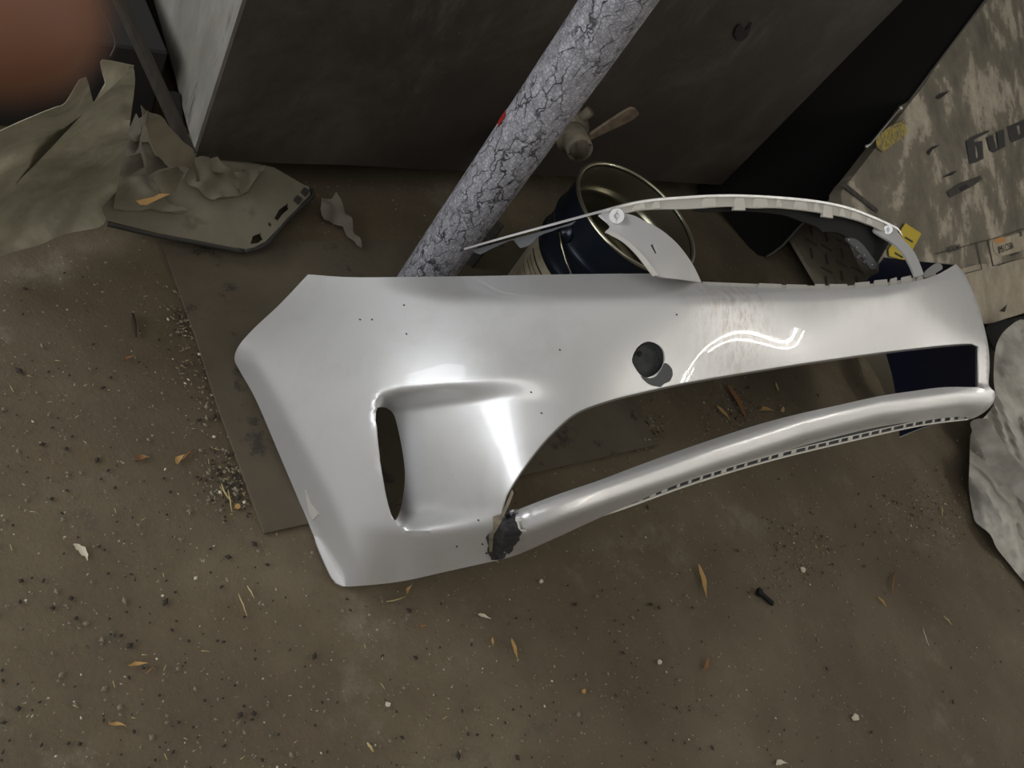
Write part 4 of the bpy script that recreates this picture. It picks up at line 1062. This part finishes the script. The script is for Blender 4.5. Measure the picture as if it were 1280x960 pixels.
stick(1119, 715, 1116, 742, 0.0028, M_LEAF2, 'upright brown twig right of the black plastic bit', 'twig', .08)
stick(1180, 770, 1190, 781, 0.0018, M_STRAW, 'pale straw splinter at the right, below the plastic film')
stick(1177, 632, 1178, 645, 0.0022, M_STRAW, 'yellow straw on the floor left of the right plastic film')
stick(1154, 785, 1162, 808, 0.001, M_PALE, 'thin curved pale stem on the right foreground floor', 'straw', .1)
chip(1068, 897, 5, M_PALE, 'pale chip on the bottom right floor')
chip(1003, 713, 4, M_PALE, 'small white chip just right and above the black plastic bit')
chip(824, 828, 4, M_PALE, 'white speck-like chip on the centre foreground floor')
chip(676, 727, 3.5, M_PALE, 'small white chip below the clip strip')
chip(203, 745, 3, M_PALE, 'small white chip on the left foreground floor')
# litter behind the lip
leaf(920, 505, 40, 1.1, 9, M_LEAF2, 'curled brown root-like leaf seen through the lower intake')
leaf(903, 518, 18, 0.8, 6, M_LEAF, 'tan leaf scrap left of the curled brown leaf in the intake opening')
leaf(958, 514, 18, 0.05, 5, M_LEAF, 'flat tan leaf right of the curled brown leaf in the intake opening')
leaf(976, 512, 8, 2.2, 4, M_STRAW, 'tiny pale leaf beside the flat tan leaf in the intake opening')
leaf(970, 485, 10, 1.3, 3, M_STRAW, 'pale sliver standing above the flat tan leaf in the intake opening')
leaf(808, 551, 8, 0.1, 5, M_PALE, 'pale chip-like leaf on the crack behind the lip')
# black bit
pb_ = thing('plastic_bit', at(957, 747, 0.0), 'small black plastic bit on the bare concrete in the right foreground', 'plastic bit')
A = Vector(at(949, 740, .005)); B = Vector(at(966, 755, .005)); d = (B - A).normalized()
v, f = boxat((A + B) / 2, d, Z3.cross(d), Z3, (B - A).length / 2, 0.005, 0.004); bevel(mesh('bar', v, f, M_BLACK, pb_, False), .001, 1)
v, f = boxat(A, d, Z3.cross(d), Z3, 0.005, 0.008, 0.005); mesh('head', v, f, M_BLACK, pb_, False)

# grit: uncountable
def scatter(name, n, s0, s1, mat, label, clusters, seed):
    rnd = random.Random(seed); L = []
    for _ in range(n):
        if rnd.random() < 0.5 and clusters:
            cx, cy, r = rnd.choice(clusters); u = rnd.gauss(cx, r); v = rnd.gauss(cy, r)
        else: u = rnd.uniform(-40, 1320); v = rnd.uniform(330, 1000)
        p = at(u, v, 0.0); 
        if p[1] > 1.1 or p[0] > 5: continue
        r = rnd.uniform(s0, s1) * (1 if rnd.random() < .8 else 1.8); c_ = Vector((p[0], p[1], r * .2 + .0005))
        a = rnd.uniform(0, 3.14); el_ = rnd.uniform(1, 1.8)
        V = [c_ + Vector((math.cos(a) * r * el_, math.sin(a) * r * el_, 0)), c_ - Vector((math.cos(a) * r * el_, math.sin(a) * r * el_, 0)), c_ + Vector((-math.sin(a) * r, math.cos(a) * r, 0)), c_ - Vector((-math.sin(a) * r, math.cos(a) * r, 0)), c_ + Vector((0, 0, r * .7)), c_ - Vector((0, 0, r * .4))]
        L.append((V, [(0, 2, 4), (2, 1, 4), (1, 3, 4), (3, 0, 4), (2, 0, 5), (1, 2, 5), (3, 1, 5), (0, 3, 5)]))
    v, f = merge(L); return setp(mesh(name, v, f, mat, smooth=False, base=False), label, 'debris', kind='stuff')
cl = [(275, 470, 25), (290, 600, 18), (250, 400, 20), (800, 540, 14), (920, 515, 20), (1130, 640, 30), (1000, 690, 30), (1170, 640, 25)]
scatter('floor_grit', 2600, 0.0008, 0.0022, M_STONE, 'fine grey grit scattered over the concrete floor', cl, 1)
scatter('dark_crumbs', 1800, 0.0008, 0.0026, M_DARKBIT, 'dark brown crumbs scattered over the concrete floor', cl, 2)
scatter('pale_crumbs', 260, 0.0008, 0.0020, M_PALE, 'tiny pale crumbs scattered over the concrete floor', cl, 3)
rnd = random.Random(5); L = []
for _ in range(170):
    if rnd.random() < .5: cx, cy, r = rnd.choice(cl); u = rnd.gauss(cx, r); v = rnd.gauss(cy, r)
    else: u = rnd.uniform(0, 1280); v = rnd.uniform(360, 960)
    a = rnd.uniform(0, 6.28); l = rnd.uniform(3, 9)
    A = Vector(at(u, v, .0015)); 
    if A.y > 1.05: continue
    B = A + Vector((math.cos(a), math.sin(a), 0)) * l * 0.0013; L.append(tube([A, (A + B) / 2 + Z3 * .0006, B], 0.00055, 4))
v, f = merge(L); setp(mesh('straw_bits', v, f, M_STRAW, base=False), 'tiny straw bits scattered over the concrete floor', 'debris', kind='stuff')

# ------------------------------------------------------------------ the photographer's fingertip at the lens
ft = 0.045
tip = Vector(at(-8, -6, t=ft)); rootp = Vector(at(-900, -560, t=ft * 1.02))
finger = thing('fingertip', tip, 'blurred fingertip over the lens covering the top left corner', 'finger')
d = (rootp - tip); L = d.length; d.normalize()
pts = []; rs = []
for s, r in ((-.0058, .0004), (-.0055, .002), (-.0045, .0036), (-.0025, .0052), (0, .0062), (.004, .0068), (.010, .0072), (.018, .0075), (.023, .0080), (.028, .0076), (.036, .0078), (.045, .0083)):
    pts.append(tip + d * s); rs.append(r)
v, f = tube(pts, rs, 28); mesh('finger', v, f, M_SKIN, finger)
side = (Vector(ORG) - tip).normalized()
v, f = sphere(tip + d * 0.003 - side * 0.0052, 0.0052, 16, 10, (1, 1, 0.5)); mesh('fingernail', v, f, M_NAIL, finger)
